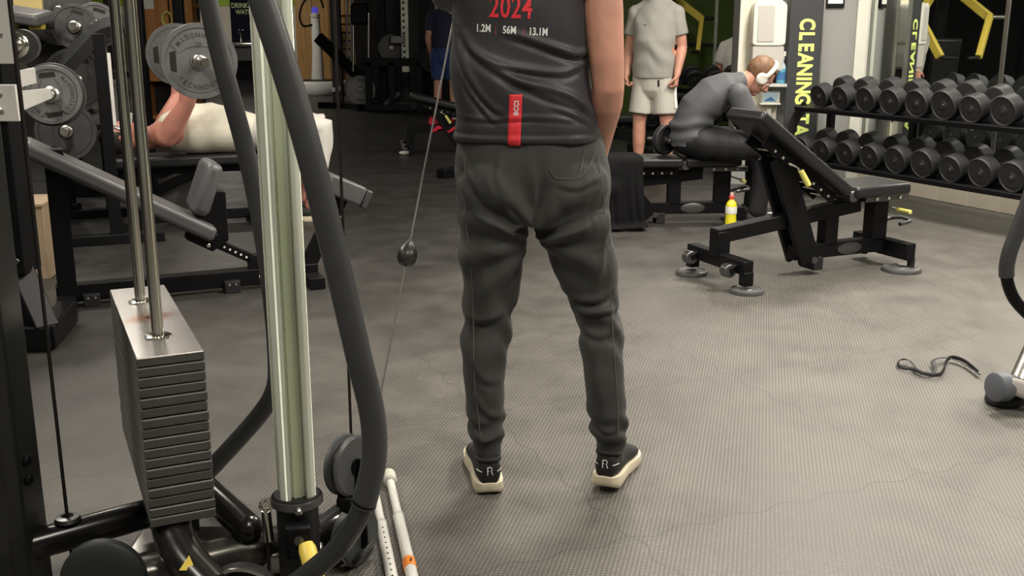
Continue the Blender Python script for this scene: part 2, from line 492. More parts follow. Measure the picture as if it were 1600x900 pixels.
    L.new(mx3.outputs[2], b.inputs['Base Color'])
    bp = N.new('ShaderNodeBump'); bp.inputs['Strength'].default_value = 0.6; bp.inputs['Distance'].default_value = 0.0012
    L.new(st, bp.inputs['Height'])
    b2 = N.new('ShaderNodeBump'); b2.inputs['Strength'].default_value = 0.15; b2.inputs['Distance'].default_value = 0.004
    L.new(n3.outputs['Fac'], b2.inputs['Height']); L.new(bp.outputs['Normal'], b2.inputs['Normal'])
    L.new(b2.outputs['Normal'], b.inputs['Normal'])
    L.new(ramp(n2.outputs['Fac'], 0.3, (0.36, 0.36, 0.36), 0.7, (0.52, 0.52, 0.52)), b.inputs['Roughness'])
    b.inputs['Specular IOR Level'].default_value = 0.38
    return m
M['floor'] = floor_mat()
# ------------------------------------------------------------------ the room
FX0, FX1, FY0, FY1 = -10.5, 7.2, -3.0, 21.6
m = MB(); m.bb(FX0 - .2, FX1, FY0 - .2, FY1 + .2, -0.12, 0.0)
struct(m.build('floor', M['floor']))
m = MB(); m.bb(FX0 - .2, FX1, FY0 - .2, FY1 + .2, CEIL, CEIL + 0.12)
struct(m.build('ceiling', M['ceiling']))

# far wall: cream below, lime band above
wf = struct(MB().bb(FX0, 7.0, FY1, FY1 + .15, 0, 1.66).build('wall_far', M['wallcream']))
MB().bb(FX0, 7.0, FY1 - .01, FY1 + .15, 1.66, CEIL).build('upper_band', M['green'], wf)
wl = struct(MB().bb(FX0 - .15, FX0, FY0, FY1 + .15, 0, CEIL).build('wall_left', M['walldark']))
wb = struct(MB().bb(FX0, FX1, FY0 - .15, FY0, 0, CEIL).build('wall_behind', M['wallgrey']))

# mirror wall on the right (runs obliquely towards the camera)
WD = Vector((.417, -.909, 0)).normalized(); WN = Vector((-WD.y, WD.x, 0)) * -1.0   # WN points into the room
if WN.x > 0: WN = -WN
WP = Vector((3.111, 8.144, 0))
def wpt(t, out, z):                     # along the wall, out of the wall, up
    return WP + WD * t + WN * out + Vector((0, 0, z))
def wbox(mb, t0, t1, o0, o1, z0, z1):
    vs = [wpt(t, o, z) for t in (t0, t1) for o in (o0, o1) for z in (z0, z1)]
    return mb.add(vs, [(0, 1, 3, 2), (4, 6, 7, 5), (0, 4, 5, 1), (2, 3, 7, 6), (0, 2, 6, 4), (1, 5, 7, 3)])
wr = struct(wbox(MB(), -0.75, 9.6, -0.18, -0.012, 0, CEIL).build('wall_right', M['wallwhite']))
# row of skirting tiles with raised pale joints
tile = None
for i in range(14):
    t0 = -0.60 + i * 0.285
    if tile is None:
        tile = wbox(MB(), -0.138, 0.138, -0.012, 0.012, 0.004, 0.25)
        tile.v = [p - WP for p in tile.v]
        tme = tile.mesh('tile'); tme.materials.append(M['tilecream'])
    o = bpy.data.objects.new('tile', tme); COL.objects.link(o); o.parent = wr
    o.location = WP + WD * (t0 + 0.14)
for i in range(15):
    j = wbox(MB(), -0.606 + i * 0.285 - 0.005, -0.606 + i * 0.285 + 0.010, -0.012, 0.010, 0.0, 0.252).build('grout_joint', M['grout'], wr)
wbox(MB(), -0.62, 3.5, -0.012, 0.016, 0.25, 0.262).build('mirror_channel', M['steel'], wr)
# mirror sheets
def mirror(t0, t1, label):
    o = thing('wall_mirror', label, 'mirror', wpt((t0 + t1) / 2, 0, 0.26))
    wbox(MB(), t0 + .003, t1 - .003, -0.008, 0.000, 0.262, 2.45).build('glass', M['mirror'], o, world=True)
    return o
mirror(-0.615, 0.70, 'tall wall mirror beside the grey pillar above the dumbbell rack')
mirror(0.72, 2.2, 'tall wall mirror at the right edge of the picture, right of the seam')
st = wbox(MB(), 0.694, 0.726, -0.008, 0.006, 0.262, 2.45).build('mirror_seam_strip', M['steel'])
tag(st, 'thin vertical steel strip joining the two wall mirrors', 'strip')
w2 = wbox(MB(), 2.2, 9.6, -0.012, 0.0, 0.26, CEIL).build('upper_wall_panel', M['walldark'], wr)

# grey stub wall standing square to the mirror, with white corner casing
SDIR = Vector((-1, .07, 0)).normalized(); SNRM = Vector((-.07, -1, 0)).normalized()
SC0 = wpt(-0.623, 0, 0)
def spt(w, out, z):                      # along the stub wall, towards the camera, up
    return SC0 + SDIR * (w * .86) + SNRM * out + Vector((0, 0, z))
def sbox(mb, w0, w1, o0, o1, z0, z1):
    vs = [spt(w, o, z) for w in (w0, w1) for o in (o0, o1) for z in (z0, z1)]
    return mb.add(vs, [(0, 1, 3, 2), (4, 6, 7, 5), (0, 4, 5, 1), (2, 3, 7, 6), (0, 2, 6, 4), (1, 5, 7, 3)])
ws = struct(sbox(MB(), -0.06, 1.19, -0.34, -0.0, 0, CEIL).build('wall_stub', M['wallgrey']))
tr = struct(sbox(MB(), 0.0, 0.115, 0.0, 0.035, 0, CEIL).build('trim_1', M['wallwhite'], bevel=.004))
sbox(MB(), -0.002, 0.012, 0.03, 0.041, 0, CEIL).build('bead', M['greyplastic'], tr)
# small framed notice
n = thing('wall_notice', 'small framed white notice on the grey pillar above the rack', 'sign', spt(0.335, 0.0, 1.47))
sbox(MB(), 0.235, 0.405, 0.0, 0.022, 1.425, 1.67).build('frame', M['black'], n, bevel=.003, world=True)
sbox(MB(), 0.252, 0.388, 0.018, 0.025, 1.455, 1.655).build('sheet', M['paper'], n, world=True)

# charcoal banner with lettering
bn = thing('cleaning_banner', 'tall charcoal banner with lime letters reading down, beside the dispenser', 'banner', spt(0.60, 0.2, 0))
sbox(MB(), 0.468, 0.765, 0.19, 0.215, 0.02, 1.95).build('panel', M['banner'], bn, bevel=.004, world=True)
sbox(MB(), 0.44, 0.80, 0.10, 0.30, 0.0, 0.03).build('foot', M['black'], bn, bevel=.004, world=True)
sbox(MB(), 0.457, 0.47, 0.185, 0.22, 0.02, 1.95).build('edge_strip', M['steel'], bn, world=True)
# letters turned a quarter clockwise (reading downwards), faced towards the room
LT = 'CLEANING TA'
zz = 1.340
for ch in LT:
    adv = 0.088 if ch not in 'I ' else (0.05 if ch == 'I' else 0.07)
    if ch != ' ':
        me = text_mesh(ch, 0.160, 0.0060, 0.0009, 'CENTER', 0.78)
        oo = spt(0.612, 0.2165, zz - adv / 2)
        u = Vector((0, 0, -1)); v = -SDIR; w = u.cross(v)
        if w.dot(SNRM) < 0: v = SDIR; w = u.cross(v)
        me.transform(Matrix(((u.x, v.x, w.x, oo.x), (u.y, v.y, w.y, oo.y), (u.z, v.z, w.z, oo.z), (0, 0, 0, 1))))
        put('letter', me, M['lime'], bn, sharp=0, world=True)
    zz -= adv

# cleaning station: cream board, towel dispenser, shelf
cb = thing('cleaning_station', 'cream cleaning station board with shelf behind the seated man', 'cleaning station', spt(1.0, 0.03, 0))
sbox(MB(), 0.80, 1.185, 0.0, 0.03, 0.25, 1.9).build('backboard', M['cream'], cb, bevel=.004, world=True)
sbox(MB(), 1.15, 1.19, 0.03, 0.05, 0.25, 1.9).build('edge_rail', M['whiteplastic'], cb, bevel=.004, world=True)
sbox(MB(), 0.80, 0.96, 0.03, 0.05, 0.80, 0.92).build('dark_recess', M['walldark'], cb, bevel=.004, world=True)
sbox(MB(), 0.76, 1.00, 0.03, 0.24, 0.81, 0.835).build('shelf', M['greyplastic'], cb, bevel=.004, world=True)
sbox(MB(), 0.86, 0.90, 0.03, 0.09, 0.02, 0.665).build('leg', M['whiteplastic'], cb, bevel=.004, world=True)
sbox(MB(), 0.79, 0.98, 0.03, 0.16, 0.665, 0.68).build('lower_shelf', M['whiteplastic'], cb, bevel=.004, world=True)
d = thing('towel_dispenser', 'white paper towel dispenser with grey window on the cream board', 'dispenser', spt(0.92, 0.03, 0.98))
def rprism(w0, w1, z0, z1, o0, o1, r, name, mt, par):
    P = []
    for cx, cz, a0 in ((w1 - r, z1 - r, 0), (w0 + r, z1 - r, 90), (w0 + r, z0 + r * .5, 180), (w1 - r, z0 + r * .5, 270)):
        for k in range(5):
            a = R(a0 + 22.5 * k); q = r if a0 < 180 else r * .5
            P.append((cx + q * math.cos(a) * (1 if a0 < 180 else 2), cz + q * math.sin(a)))
    mb = MB().prism([(p[0], p[1]) for p in P], spt(0, (o0 + o1) / 2, 0), SDIR * .86, Vector((0, 0, 1)), SNRM * (o1 - o0))
    return mb.build(name, mt, par, bevel=.006, world=True)
rprism(0.79, 1.09, 1.13, 1.47, 0.03, 0.20, 0.05, 'cover', M['whiteplastic'], d)
rprism(0.797, 1.083, 0.935, 1.13, 0.03, 0.19, 0.02, 'lower_tray', M['greyplastic'], d)
sbox(MB(), 0.90, 1.05, 0.195, 0.206, 1.16, 1.44).build('window', M['greyplastic'], d, bevel=.004, world=True)
sbox(MB(), 0.86, 1.02, 0.10, 0.17, 0.905, 0.935).build('paper_slot', M['whiteplastic'], d, bevel=.004, world=True)
# spray bottle
def spray(c):
    o = thing('spray_bottle', 'blue cleaning spray bottle with white trigger on the shelf', 'spray bottle', c)
    MB().lathe([(.034, 0), (.038, .006), (.038, .105), (.034, .118)], (0, 0, 0)).build('lower_body', M['blueliquid'], o)
    MB().lathe([(.034, .118), (.028, .14), (.014, .165), (.013, .19)], (0, 0, 0)).build('upper_body', M['paleblue'], o)
    MB().lathe([(.0395, .03), (.0395, .09)], (0, 0, 0), caps=False).build('label_band', M['bluelabel'], o)
    m = MB(); m.lathe([(.016, .185), (.017, .21)], (0, 0, 0)); m.box((-.01, 0, .232), (.075, .024, .038)); m.cyl((-.045, 0, .238), (-.062, 0, .238), .009)
    m.build('spray_head', M['whiteplastic'], o, bevel=.003)
    MB().tube([(-.025, 0, .22), (-.033, 0, .2), (-.03, 0, .178), (-.036, 0, .165)], .006, 8).build('trigger', M['whiteplastic'], o)
    return o
spray(spt(0.80, 0.15, 0.835))
wb_ = thing('wipe_box', 'pale blue and white wipes box on the lower shelf behind the seated man', 'box', spt(0.885, 0.10, 0.68))
sbox(MB(), 0.80, 0.965, 0.05, 0.15, 0.68, 0.775).build('body', M['whiteplastic'], wb_, bevel=.006, world=True)
sbox(MB(), 0.82, 0.96, 0.149, 0.153, 0.69, 0.765).build('label', M['paleblue'], wb_, world=True)
MB().prism([(0, 0), (.12, 0), (.05, .035)], spt(0.835, 0.154, 0.695), SDIR * .86, Vector((0, 0, 1)), SNRM * .002).build('label_wave', M['bluelabel'], wb_, world=True)
for k in range(3):
    o = sbox(MB(), 0.90, 0.945, 0.06, 0.11, 0.8355 + k * .026, 0.8605 + k * .026).build('wipe_pack', M['whiteplastic'], bevel=.004)
    tag(o, '%s small white pack in the little stack on the shelf beside the spray bottle' % ('lowest', 'middle', 'topmost')[k], 'pack', 'small packs on the cleaning shelf')

# wall closing the bay behind the standing man: dark green with seams
BY = 14.1
wg = struct(MB().bb(0.95, 3.6, BY, BY + .12, 0, CEIL).build('wall_green', M['darkgreen']))
MB().bb(2.62, 2.66, BY - .02, BY, 0, CEIL).build('seam_strip', M['alu'], wg)
MB().bb(0.95, 3.6, BY - .012, BY, 1.02, 1.06).build('dado_rail', M['walldark'], wg)
struct(MB().bb(3.5, 3.62, 8.9, BY + .12, 0, CEIL).build('wall_bay_side', M['walldark']))
struct(MB().bb(0.95, 1.07, BY, FY1, 0, CEIL).build('wall_bay_return', M['walldark']))

# ceiling lamp housings
for i, (lx, ly, pw, yw) in enumerate(LAMPS):
    o = thing('ceiling_lamp', 'white rectangular ceiling lamp panel', 'lamp', (lx, ly, CEIL - .05), R(yw), 'ceiling lamp panels')
    MB().bb(-.30, .30, -.60, .60, 0.0, .05).build('housing', M['white'], o, bevel=.004)
    MB().bb(-.27, .27, -.57, .57, -.004, .004).build('diffuser', M['lampwhite'], o)
# ------------------------------------------------------------------ dumbbell rack
RO = Vector((2.39, 7.75, 0)); RD = Vector((.442, -.897, 0)).normalized(); RB = Vector((-RD.y, RD.x, 0))
if RB.x < 0: RB = -RB
RZ = math.atan2(-RB.x, RB.y)
TILT = R(13)
def rpt(s, b, z):
    return RO + RD * s + RB * b + Vector((0, 0, z))
rack = thing('dumbbell_rack', 'long black two-tier dumbbell rack in front of the wall mirror', 'rack', rpt(0.9, 0.25, 0))
def rquad(mb, s0, s1, prof):
    """profile in (depth,height) extruded along the rack"""
    n = len(prof)
    a = [rpt(s0, b, z) for b, z in prof]; c = [rpt(s1, b, z) for b, z in prof]
    fs = [tuple(range(n)), tuple(range(2 * n - 1, n - 1, -1))] + [(k, n + k, n + (k + 1) % n, (k + 1) % n) for k in range(n)]
    return mb.add(a + c, fs)
ct, sn = math.cos(TILT), math.sin(TILT)
def shelf(zf, name):
    prof = []
    def q(b, h): return (b * ct - h * sn, zf + b * sn + h * ct)
    # front lip, tray, rear rail
    rquad(MB(), -0.50, 2.62, [q(0, 0), q(.03, 0), q(.03, .034), q(0, .034)]).build('front_rail', M['black'], rack, bevel=.003, world=True)
    rquad(MB(), -0.50, 2.62, [q(.03, .006), q(.40, .006), q(.40, .016), q(.03, .016)]).build('tray', M['black'], rack, world=True)
    rquad(MB(), -0.50, 2.62, [q(.37, 0), q(.40, 0), q(.40, .034), q(.37, .034)]).build('rear_rail', M['black'], rack, bevel=.003, world=True)
shelf(0.650, 't'); shelf(0.255, 'l')
for s in (-0.53, 2.65):
    pts = [rpt(s, .30, 0.02), rpt(s, .06, .05), rpt(s, -.02, .16), rpt(s, -.03, .34), rpt(s, .00, .48), rpt(s, .05, .60), rpt(s, .14, .69)]
    MB().tube(spline(pts, 6), [(.012, .045)] * 37, 10, side=RD).build('end_frame', M['blackgloss'], rack, world=True)
    MB().bar(rpt(s, .02, .02), rpt(s, .58, .02), .06, .04).build('foot', M['black'], rack, bevel=.004, world=True)
    MB().bar(rpt(s, .40, .04), rpt(s, .40, .76), .05, .05, up=RB).build('upright', M['black'], rack, bevel=.004, world=True)
for s in (0.15, 0.85, 1.55, 2.25):   # short white saddle brackets under the upper tier
    MB().bar(rpt(s, .36, .60), rpt(s, .36, .655), .02, .012, up=RB).build('saddle_bracket', M['white'], rack, bevel=.002, world=True)

def make_dumbbell(r):
    o = bpy.data.objects.new('dumbbell', None); COL.objects.link(o); o.empty_display_size = .05
    L = 0.085
    for sgn in (-1, 1):
        prof = [(r * .55, .062), (r * .93, .064), (r, .072), (r, .062 + L), (r * .93, .072 + L), (r * .90, .070 + L), (r * .86, .0655 + L), (r * .30, .0655 + L), (r * .26, .0695 + L), (r * .0, .0695 + L)]
        h = MB().lathe([(a, b) for a, b in prof], (0, 0, 0), (0, sgn, 0), 32).build('head', M['rubber'], o, sharp=30)
        MB().lathe([(r * .66, .0655 + L), (r * .66, .0672 + L), (r * .63, .0672 + L), (r * .63, .0655 + L)], (0, 0, 0), (0, sgn, 0), 32, caps=False).build('face_ring', M['rubber'], h)
        MB().lathe([(r * .13, .069 + L), (r * .12, .0712 + L)], (0, 0, 0), (0, sgn, 0), 10).build('weight_mark', M['darksteel'], h)
    MB().lathe([(.014, -.066), (.0155, -.05), (.018, 0), (.0155, .05), (.014, .066)], (0, 0, 0), (0, 1, 0), 16).build('handle', M['chrome'], o)
    tag(o, cat='dumbbell')
    return o
ORD = ['first', 'second', 'third', 'fourth', 'fifth', 'sixth', 'seventh', 'eighth', 'ninth', 'tenth', 'eleventh', 'twelfth']
protos = {}
def place_dumbbell(s, zf, r, label, group):
    k = round(r, 4)
    if k not in protos:
        protos[k] = make_dumbbell(r); o = protos[k]
    else:
        o = dup(protos[k])
    h = .036 + r
    base_b = 0.20
    o.location = rpt(s, base_b * ct - h * sn, zf + base_b * sn + h * ct - .014)
    o.rotation_euler = (TILT, 0, RZ)
    tag(o, label, 'dumbbell', group)
tops = [-.267, -.046, .205, .435, .671, .897, 1.118, 1.360, 1.60, 1.84]
lows = [-.420, -.195, .047, .288, .529, .767, 1.005, 1.240, 1.474, 1.71]
rt = [.090, .091, .094, .094, .097, .101, .091, .097, .097, .097]
rl = [.085, .088, .092, .092, .097, .099, .092, .097, .099, .099]
for i, s in enumerate(tops):
    place_dumbbell(s, .650, rt[i], 'black round-headed dumbbell on the upper tier of the rack, %s from the pillar end' % ORD[i], 'dumbbells on the upper tier')
for i, s in enumerate(lows):
    place_dumbbell(s, .255, rl[i], 'black round-headed dumbbell on the lower tier of the rack, %s from the pillar end' % ORD[i], 'dumbbells on the lower tier')

# ------------------------------------------------------------------ adjustable benches
def pad_mesh(p0, p1, w, th, mat_, name, parent, r=.02):
    """upholstered pad, upper face running p0->p1 (x,z), centred on y=0"""
    a = Vector((p0[0], 0, p0[1])); b = Vector((p1[0], 0, p1[1]))
    d = (b - a).normalized(); u = Vector((0, 1, 0)); nrm = d.cross(u)
    if nrm.z < 0: nrm = -nrm
    c = (a + b) / 2 - nrm * th / 2
    mb = MB().bar(a - nrm * th / 2, b - nrm * th / 2, w, th, up=nrm)
    return mb.build(name, mat_, parent, bevel=r, seg=4)
def adjustable_bench(loc, yaw, label, ang, group='adjustable gym benches'):
    o = thing('adjustable_bench', label, 'bench', loc, R(yaw), group)
    K = M['black']
    MB().box((-.035, 0, .105), (.06, .50, .07)).build('front_crossbar', K, o, bevel=.004)
    for sy in (-1, 1):
        g = MB().box((-.035, sy * .235, .05), (.055, .05, .07)).build('front_foot', K, o, bevel=.004)
        MB().cyl((-.10, sy * .17 - .025, .085), (-.10, sy * .17 + .025, .085), .034, n=20).build('wheel', M['darksteel'], o, bevel=.004)
        MB().bar((-.03, sy * .17, .12), (-.105, sy * .17, .085), .06, .03).build('wheel_bracket', K, o, bevel=.003)
    MB().box((-.035, 0, .185), (.075, .08, .13)).build('front_upright', K, o, bevel=.004)
    MB().bar((-.07, 0, .225), (.84, 0, .33), .075, .075).build('main_beam', K, o, bevel=.005)
    MB().bar((.42, 0, .098), (1.02, 0, .098), .07, .078).build('lower_beam', K, o, bevel=.004)
    MB().lathe([(.055, 0), (.055, .004), (.048, .006)], (.78, -.036, .098), (0, -1, 0), 20).xf(Matrix.Translation((.78, 0, .098)) @ Matrix.Diagonal((1.5, 1, .6, 1)) @ Matrix.Translation((-.78, 0, -.098))).build('badge', M['darksteel'], o)
    MB().box((.655, 0, .21), (.085, .07, .18)).build('middle_post', K, o, bevel=.004)
    MB().box((.98, 0, .245), (.10, .08, .23)).build('rear_post', K, o, bevel=.004)
    MB().box((1.05, 0, .085), (.06, .42, .09)).build('rear_crossbar', K, o, bevel=.004)
    for sy in (-1, 1):
        MB().cyl((1.085, sy * .18, .0), (1.085, sy * .18, .045), .02).build('rear_foot', M['rubber'], o)
    MB().tube(spline([(1.05, .05, .20), (1.13, .05, .22), (1.15, -.02, .235), (1.13, -.10, .23), (1.05, -.11, .22)], 5), .011, 10).build('rear_handle', M['darksteel'], o)
    MB().box((.98, 0, .363), (.30, .16, .032)).build('seat_bracket', M['darksteel'], o, bevel=.004)
    for k in range(3):
        MB().lathe([(.009, 0), (.009, .008)], (.90 + k * .08, -.08, .363), (0, -1, 0), 10).build('bolt', M['chrome'], o)
    pad_mesh((.70, .445), (1.07, .450), .31, .062, M['padblack'], 'seat', o)
    MB().cyl((.70, -.135, .395), (.70, .135, .395), .03, n=20).build('pivot', M['darksteel'], o, bevel=.003)
    MB().cyl((1.10, -.13, .285), (1.10, -.03, .285), .012, n=12).build('seat_lever_grip', M['yellowpale'], o, bevel=.003)
    MB().cyl((1.10, -.03, .285), (1.02, 0, .31), .006, n=8).build('seat_lever', M['darksteel'], o)
    a = R(ang); L = .73
    top = (.69 - L * math.cos(a), .445 + L * math.sin(a))
    pad_mesh(top, (.685, .445), .30, .062, M['padblack'], 'backrest', o)
    nx, nz = math.sin(a), math.cos(a)          # pad normal
    def bp(t, h): return (.69 - L * math.cos(a) * t - nx * h, .445 + L * math.sin(a) * t - nz * h)
    p0, p1 = bp(.03, .095), bp(.80, .095)
    for sy in (-1, 1):
        MB().bar((p0[0], sy * .07, p0[1]), (p1[0], sy * .07, p1[1]), .014, .055).build('back_rail', K, o, bevel=.002)
    for k in range(8):
        q = bp(.10 + k * .085, .105)
        MB().cyl((q[0], -.085, q[1]), (q[0], .085, q[1]), .008, n=8).build('ladder_pin', M['chrome'], o)
    # support strut
    if ang > 5:
        t_ = bp(.60, .10)
        for sy in (-1, 1):
            MB().bar((t_[0], sy * .052, t_[1]), (.50, sy * .052, .055), .03, .125, up=(1, 0, 0), taper=(.03, .12)).build('support_strut', K, o, bevel=.004)
        MB().tube(spline([(t_[0] + .03, -.08, t_[1] - .03), (t_[0] + .07, -.10, t_[1] - .05), (t_[0] + .09, -.11, t_[1] - .07)], 5), .006, 8).build('lever', M['chrome'], o)
        MB().cyl((t_[0] + .085, -.11, t_[1] - .065), (t_[0] + .135, -.12, t_[1] - .145), .015, n=12).build('lever_grip', M['yellowpale'], o, bevel=.004)
    else:
        for sy in (-1, 1):
            MB().bar((.25, sy * .052, .34), (.50, sy * .052, .055), .03, .10, up=(1, 0, 0)).build('support_strut', K, o, bevel=.004)
        MB().cyl((.32, -.16, .30), (.32, -.08, .30), .012, n=12).build('lever_grip', M['yellowpale'], o, bevel=.004)
    MB().cyl((.52, -.075, .06), (.52, .075, .06), .018, n=14).build('hinge_pin', M['darksteel'], o)
    MB().box((.56, 0, .035), (.06, .12, .07)).build('hinge_foot', M['rubber'], o, bevel=.004)
    return o
bench_r = adjustable_bench((1.09, 5.29, .024), 24, 'black adjustable bench with raised backrest standing on small plates before the rack', 35)
bench_f = adjustable_bench((0.43, 6.98, 0), 4, 'black adjustable bench laid flat, with a black towel over it and a man seated', 0)

def small_plate(c, label, r=.082):
    o = thing('rubber_weight_plate', label, 'weight plate', c, 0, 'small plates under the bench feet')
    MB().lathe([(.020, 0), (r, 0), (r + .003, .008), (r, .020), (r * .86, .0235), (r * .80, .019), (r * .45, .019), (r * .40, .0235), (.022, .0235)], (0, 0, 0.0005), n=36).build('disc', M['plate'], o)
    MB().lathe([(.021, .0), (.021, .024), (.014, .024), (.014, 0)], (0, 0, .0005), n=24, caps=False).build('bushing', M['darksteel'], o)
    return o
bx = bench_r.matrix_basis
def bl(x, y): 
    a = R(24); return Vector((1.09 + x * math.cos(a) - y * math.sin(a), 5.29 + x * math.sin(a) + y * math.cos(a), 0))
small_plate(bl(-.045, .225), 'small grey weight plate under the far front foot of the raised bench')
small_plate(bl(-.02, -.225), 'small grey weight plate under the near front foot of the raised bench')
small_plate(bl(1.03, -.17), 'small grey weight plate under the rear foot of the raised bench', .10)

# drink bottle
b = thing('drink_bottle', 'clear bottle of yellow drink with red cap on the floor', 'bottle', fl(1141, 357))
MB().lathe([(.030, 0), (.036, .004), (.0365, .06), (.034, .085), (.0365, .11), (.0365, .150), (.030, .172), (.016, .188), (.015, .196)], (0, 0, 0), n=28).build('body', M['drink'], b)
MB().lathe([(.0372, .100), (.0376, .102), (.0376, .145), (.0372, .147)], (0, 0, 0), n=28, caps=False).build('label', M['paper'], b)
MB().lathe([(.0165, .194), (.0175, .196), (.0175, .213), (.013, .216)], (0, 0, 0), n=20).build('cap', M['redcap'], b)
MB().lathe([(.011, .216), (.012, .219), (.0105, .234), (.004, .238)], (0, 0, 0), n=16).build('spout', M['pink'], b)

# towel draped over the flat bench
def towel():
    nu, nv = 40, 46
    W_, y0 = .36, .155
    path = []
    # over the pad from the far side, then down the near side to the floor
    for k in range(nv):
        t = k / (nv - 1)
        L = t * .99
        if L < .10: p = (.155, .447 - (.10 - L))
        elif L < .41: p = (.155 - (L - .10), .449)
        else:
            dn = L - .41
            p = (-.162 - .018 * math.sin(min(1, dn / .3) * 1.5) - .02 * dn, .447 - dn)
        path.append(p)
    vs = []
    for k, (y, z) in enumerate(path):
        t = k / (nv - 1)
        for i in range(nu):
            s = i / (nu - 1)
            hang = max(0, (.447 - z)) if y < 0 else 0
            x = .235 + (s - .5) * (W_ + .03 * hang) + .012 * math.sin(9 * z + 2) * (s - .5)
            fold = hang * (.05 * math.sin(s * 17 + 1.2 * math.sin(z * 7)) + .03 * math.sin(s * 31 + z * 5 + 1.0))
            sag = 0
            if 0.02 < hang < .3: sag = .035 * math.sin((hang - .02) / .28 * math.pi) * math.exp(-((s - .32) / .22) ** 2)
            zz = z
            if z < .018:
                zz = .012 + .006 * abs(math.sin(s * 23)); 
            yy = y - abs(fold) * .8 - sag * (.6 + .4 * math.sin(hang * 40)) - (max(0, .018 - z) * .9)
            lower = .06 * max(0, s - .55) * (hang > .01) * min(1, hang * 3)
            vs.append((x, yy, max(zz + lower * .6, .010)))
    fs = []
    for k in range(nv - 1):
        for i in range(nu - 1):
            a = k * nu + i; fs.append((a, a + 1, a + nu + 1, a + nu))
    a = R(4); Mx = Matrix.Translation((0.43, 6.98, 0)) @ Matrix.Rotation(a, 4, 'Z')
    mb = MB(); mb.add([Mx @ Vector(p) for p in vs], fs)
    o = mb.build('towel', M['towel'], sharp=0)
    s = o.modifiers.new('solid', 'SOLIDIFY'); s.thickness = .006; s.offset = 1
    tag(o, 'black towel draped over the flat bench and hanging to the floor', 'towel')
    return o
towel()

# resistance band lying on the floor
P = [(1528, 583), (1507, 568), (1487, 561), (1478, 566), (1475, 577), (1466, 588), (1442, 587), (1426, 579), (1411, 575), (1403, 570), (1407, 565), (1420, 567), (1433, 579), (1450, 584), (1461, 579), (1457, 568), (1468, 563), (1486, 562), (1510, 571), (1530, 586)]
pts = [fl(x, y, .013) for x, y in P]
pts = [p + Vector((0, 0, .010 * (1 + math.sin(i * 1.3)) * .5)) for i, p in enumerate(pts)]
sp = spline(pts, 6)
o = MB().tube(sp, [(.0022, .0075)] * len(sp), 8, side=None).build('resistance_band', M['rubber'])
tag(o, 'black looped resistance band lying curled on the floor at the right', 'resistance band')

# machine cut by the right edge of the picture
mc = thing('floor_machine', 'grey tubular machine with padded curved grip cut by the right edge', 'exercise machine', fl(1568, 640))
YM = 3.42
A = at(1553, 605, YM)
ax = Vector((.93, .30, -.06)).normalized()
MB().lathe([(.044, 0), (.050, .004), (.050, .05), (.047, .055)], A, ax, 28).build('end_cap', M['greyplastic'] if False else mat('slate_cap', (.12, .13, .15), .45), mc, world=True)
MB().cyl(A + ax * .05, A + ax * .55, .04, n=24).build('axle_tube', M['black'], mc, world=True)
MB().cyl(A + ax * .10 + Vector((0, 0, .01)), at(1668, 425, YM + .25), .032, n=24).build('strut', M['steel'], mc, world=True)
f0 = fl(1566, 640); 
MB().lathe([(.055, .0), (.062, .01), (.060, .03), (.045, .045)], f0 + Vector((.03, .06, 0)), (0, 0, 1), 24).build('rubber_foot', M['rubber'], mc, world=True)
MB().bar(f0 + Vector((.03, .06, .05)), f0 + Vector((.75, .32, .05)), .09, .05).build('base_beam', M['black'], mc, bevel=.008, world=True)
MB().tube(spline([at(1578, 603, YM - .02), at(1592, 606, YM - .02), at(1625, 620, YM - .03), at(1660, 640, YM - .03)], 5), [(.030, .012)] * 16, 12, side=(0, 0, 1)).build('side_cover', M['greyplastic'], mc, world=True)
G = [(1640, 200), (1612, 300), (1590, 360), (1576, 400), (1573, 432), (1582, 462), (1600, 485), (1640, 520)]
g = spline([at(x, y, YM + .15) for x, y in G], 6)
cut = int(len(g) * .58)
MB().tube(g[:cut + 1], .026, 14).build('grip_foam', M['greytube'], mc, world=True)
MB().tube(g[cut - 1:], .021, 14).build('handle_tube', M['black'], mc, world=True)
MB().tube([g[-1], g[-1] + Vector((.10, .02, -.08)), g[-1] + Vector((.35, .1, -.15))], .021, 14).build('handle_tube', M['black'], mc, world=True)
MB().tube(spline([at(1668, 425, YM + .25), f0 + Vector((.62, .28, .9)), f0 + Vector((.72, .32, .35)), f0 + Vector((.75, .32, .05))], 5), .035, 14).build('rear_frame', M['black'], mc, world=True)
tp = MB(); tp.tube(spline([at(1640, 200, YM + .15), f0 + Vector((.45, .2, 1.12)), f0 + Vector((.62, .28, .9))], 5), .024, 12).build('handle_tube', M['black'], mc, world=True)
# ------------------------------------------------------------------ cable machine (left foreground)
cmch = thing('cable_machine', 'cable pulley machine with grey weight stack, aluminium post and bent black tubes', 'cable machine', (-.75, 2.45, 0))
K = M['blackgloss']
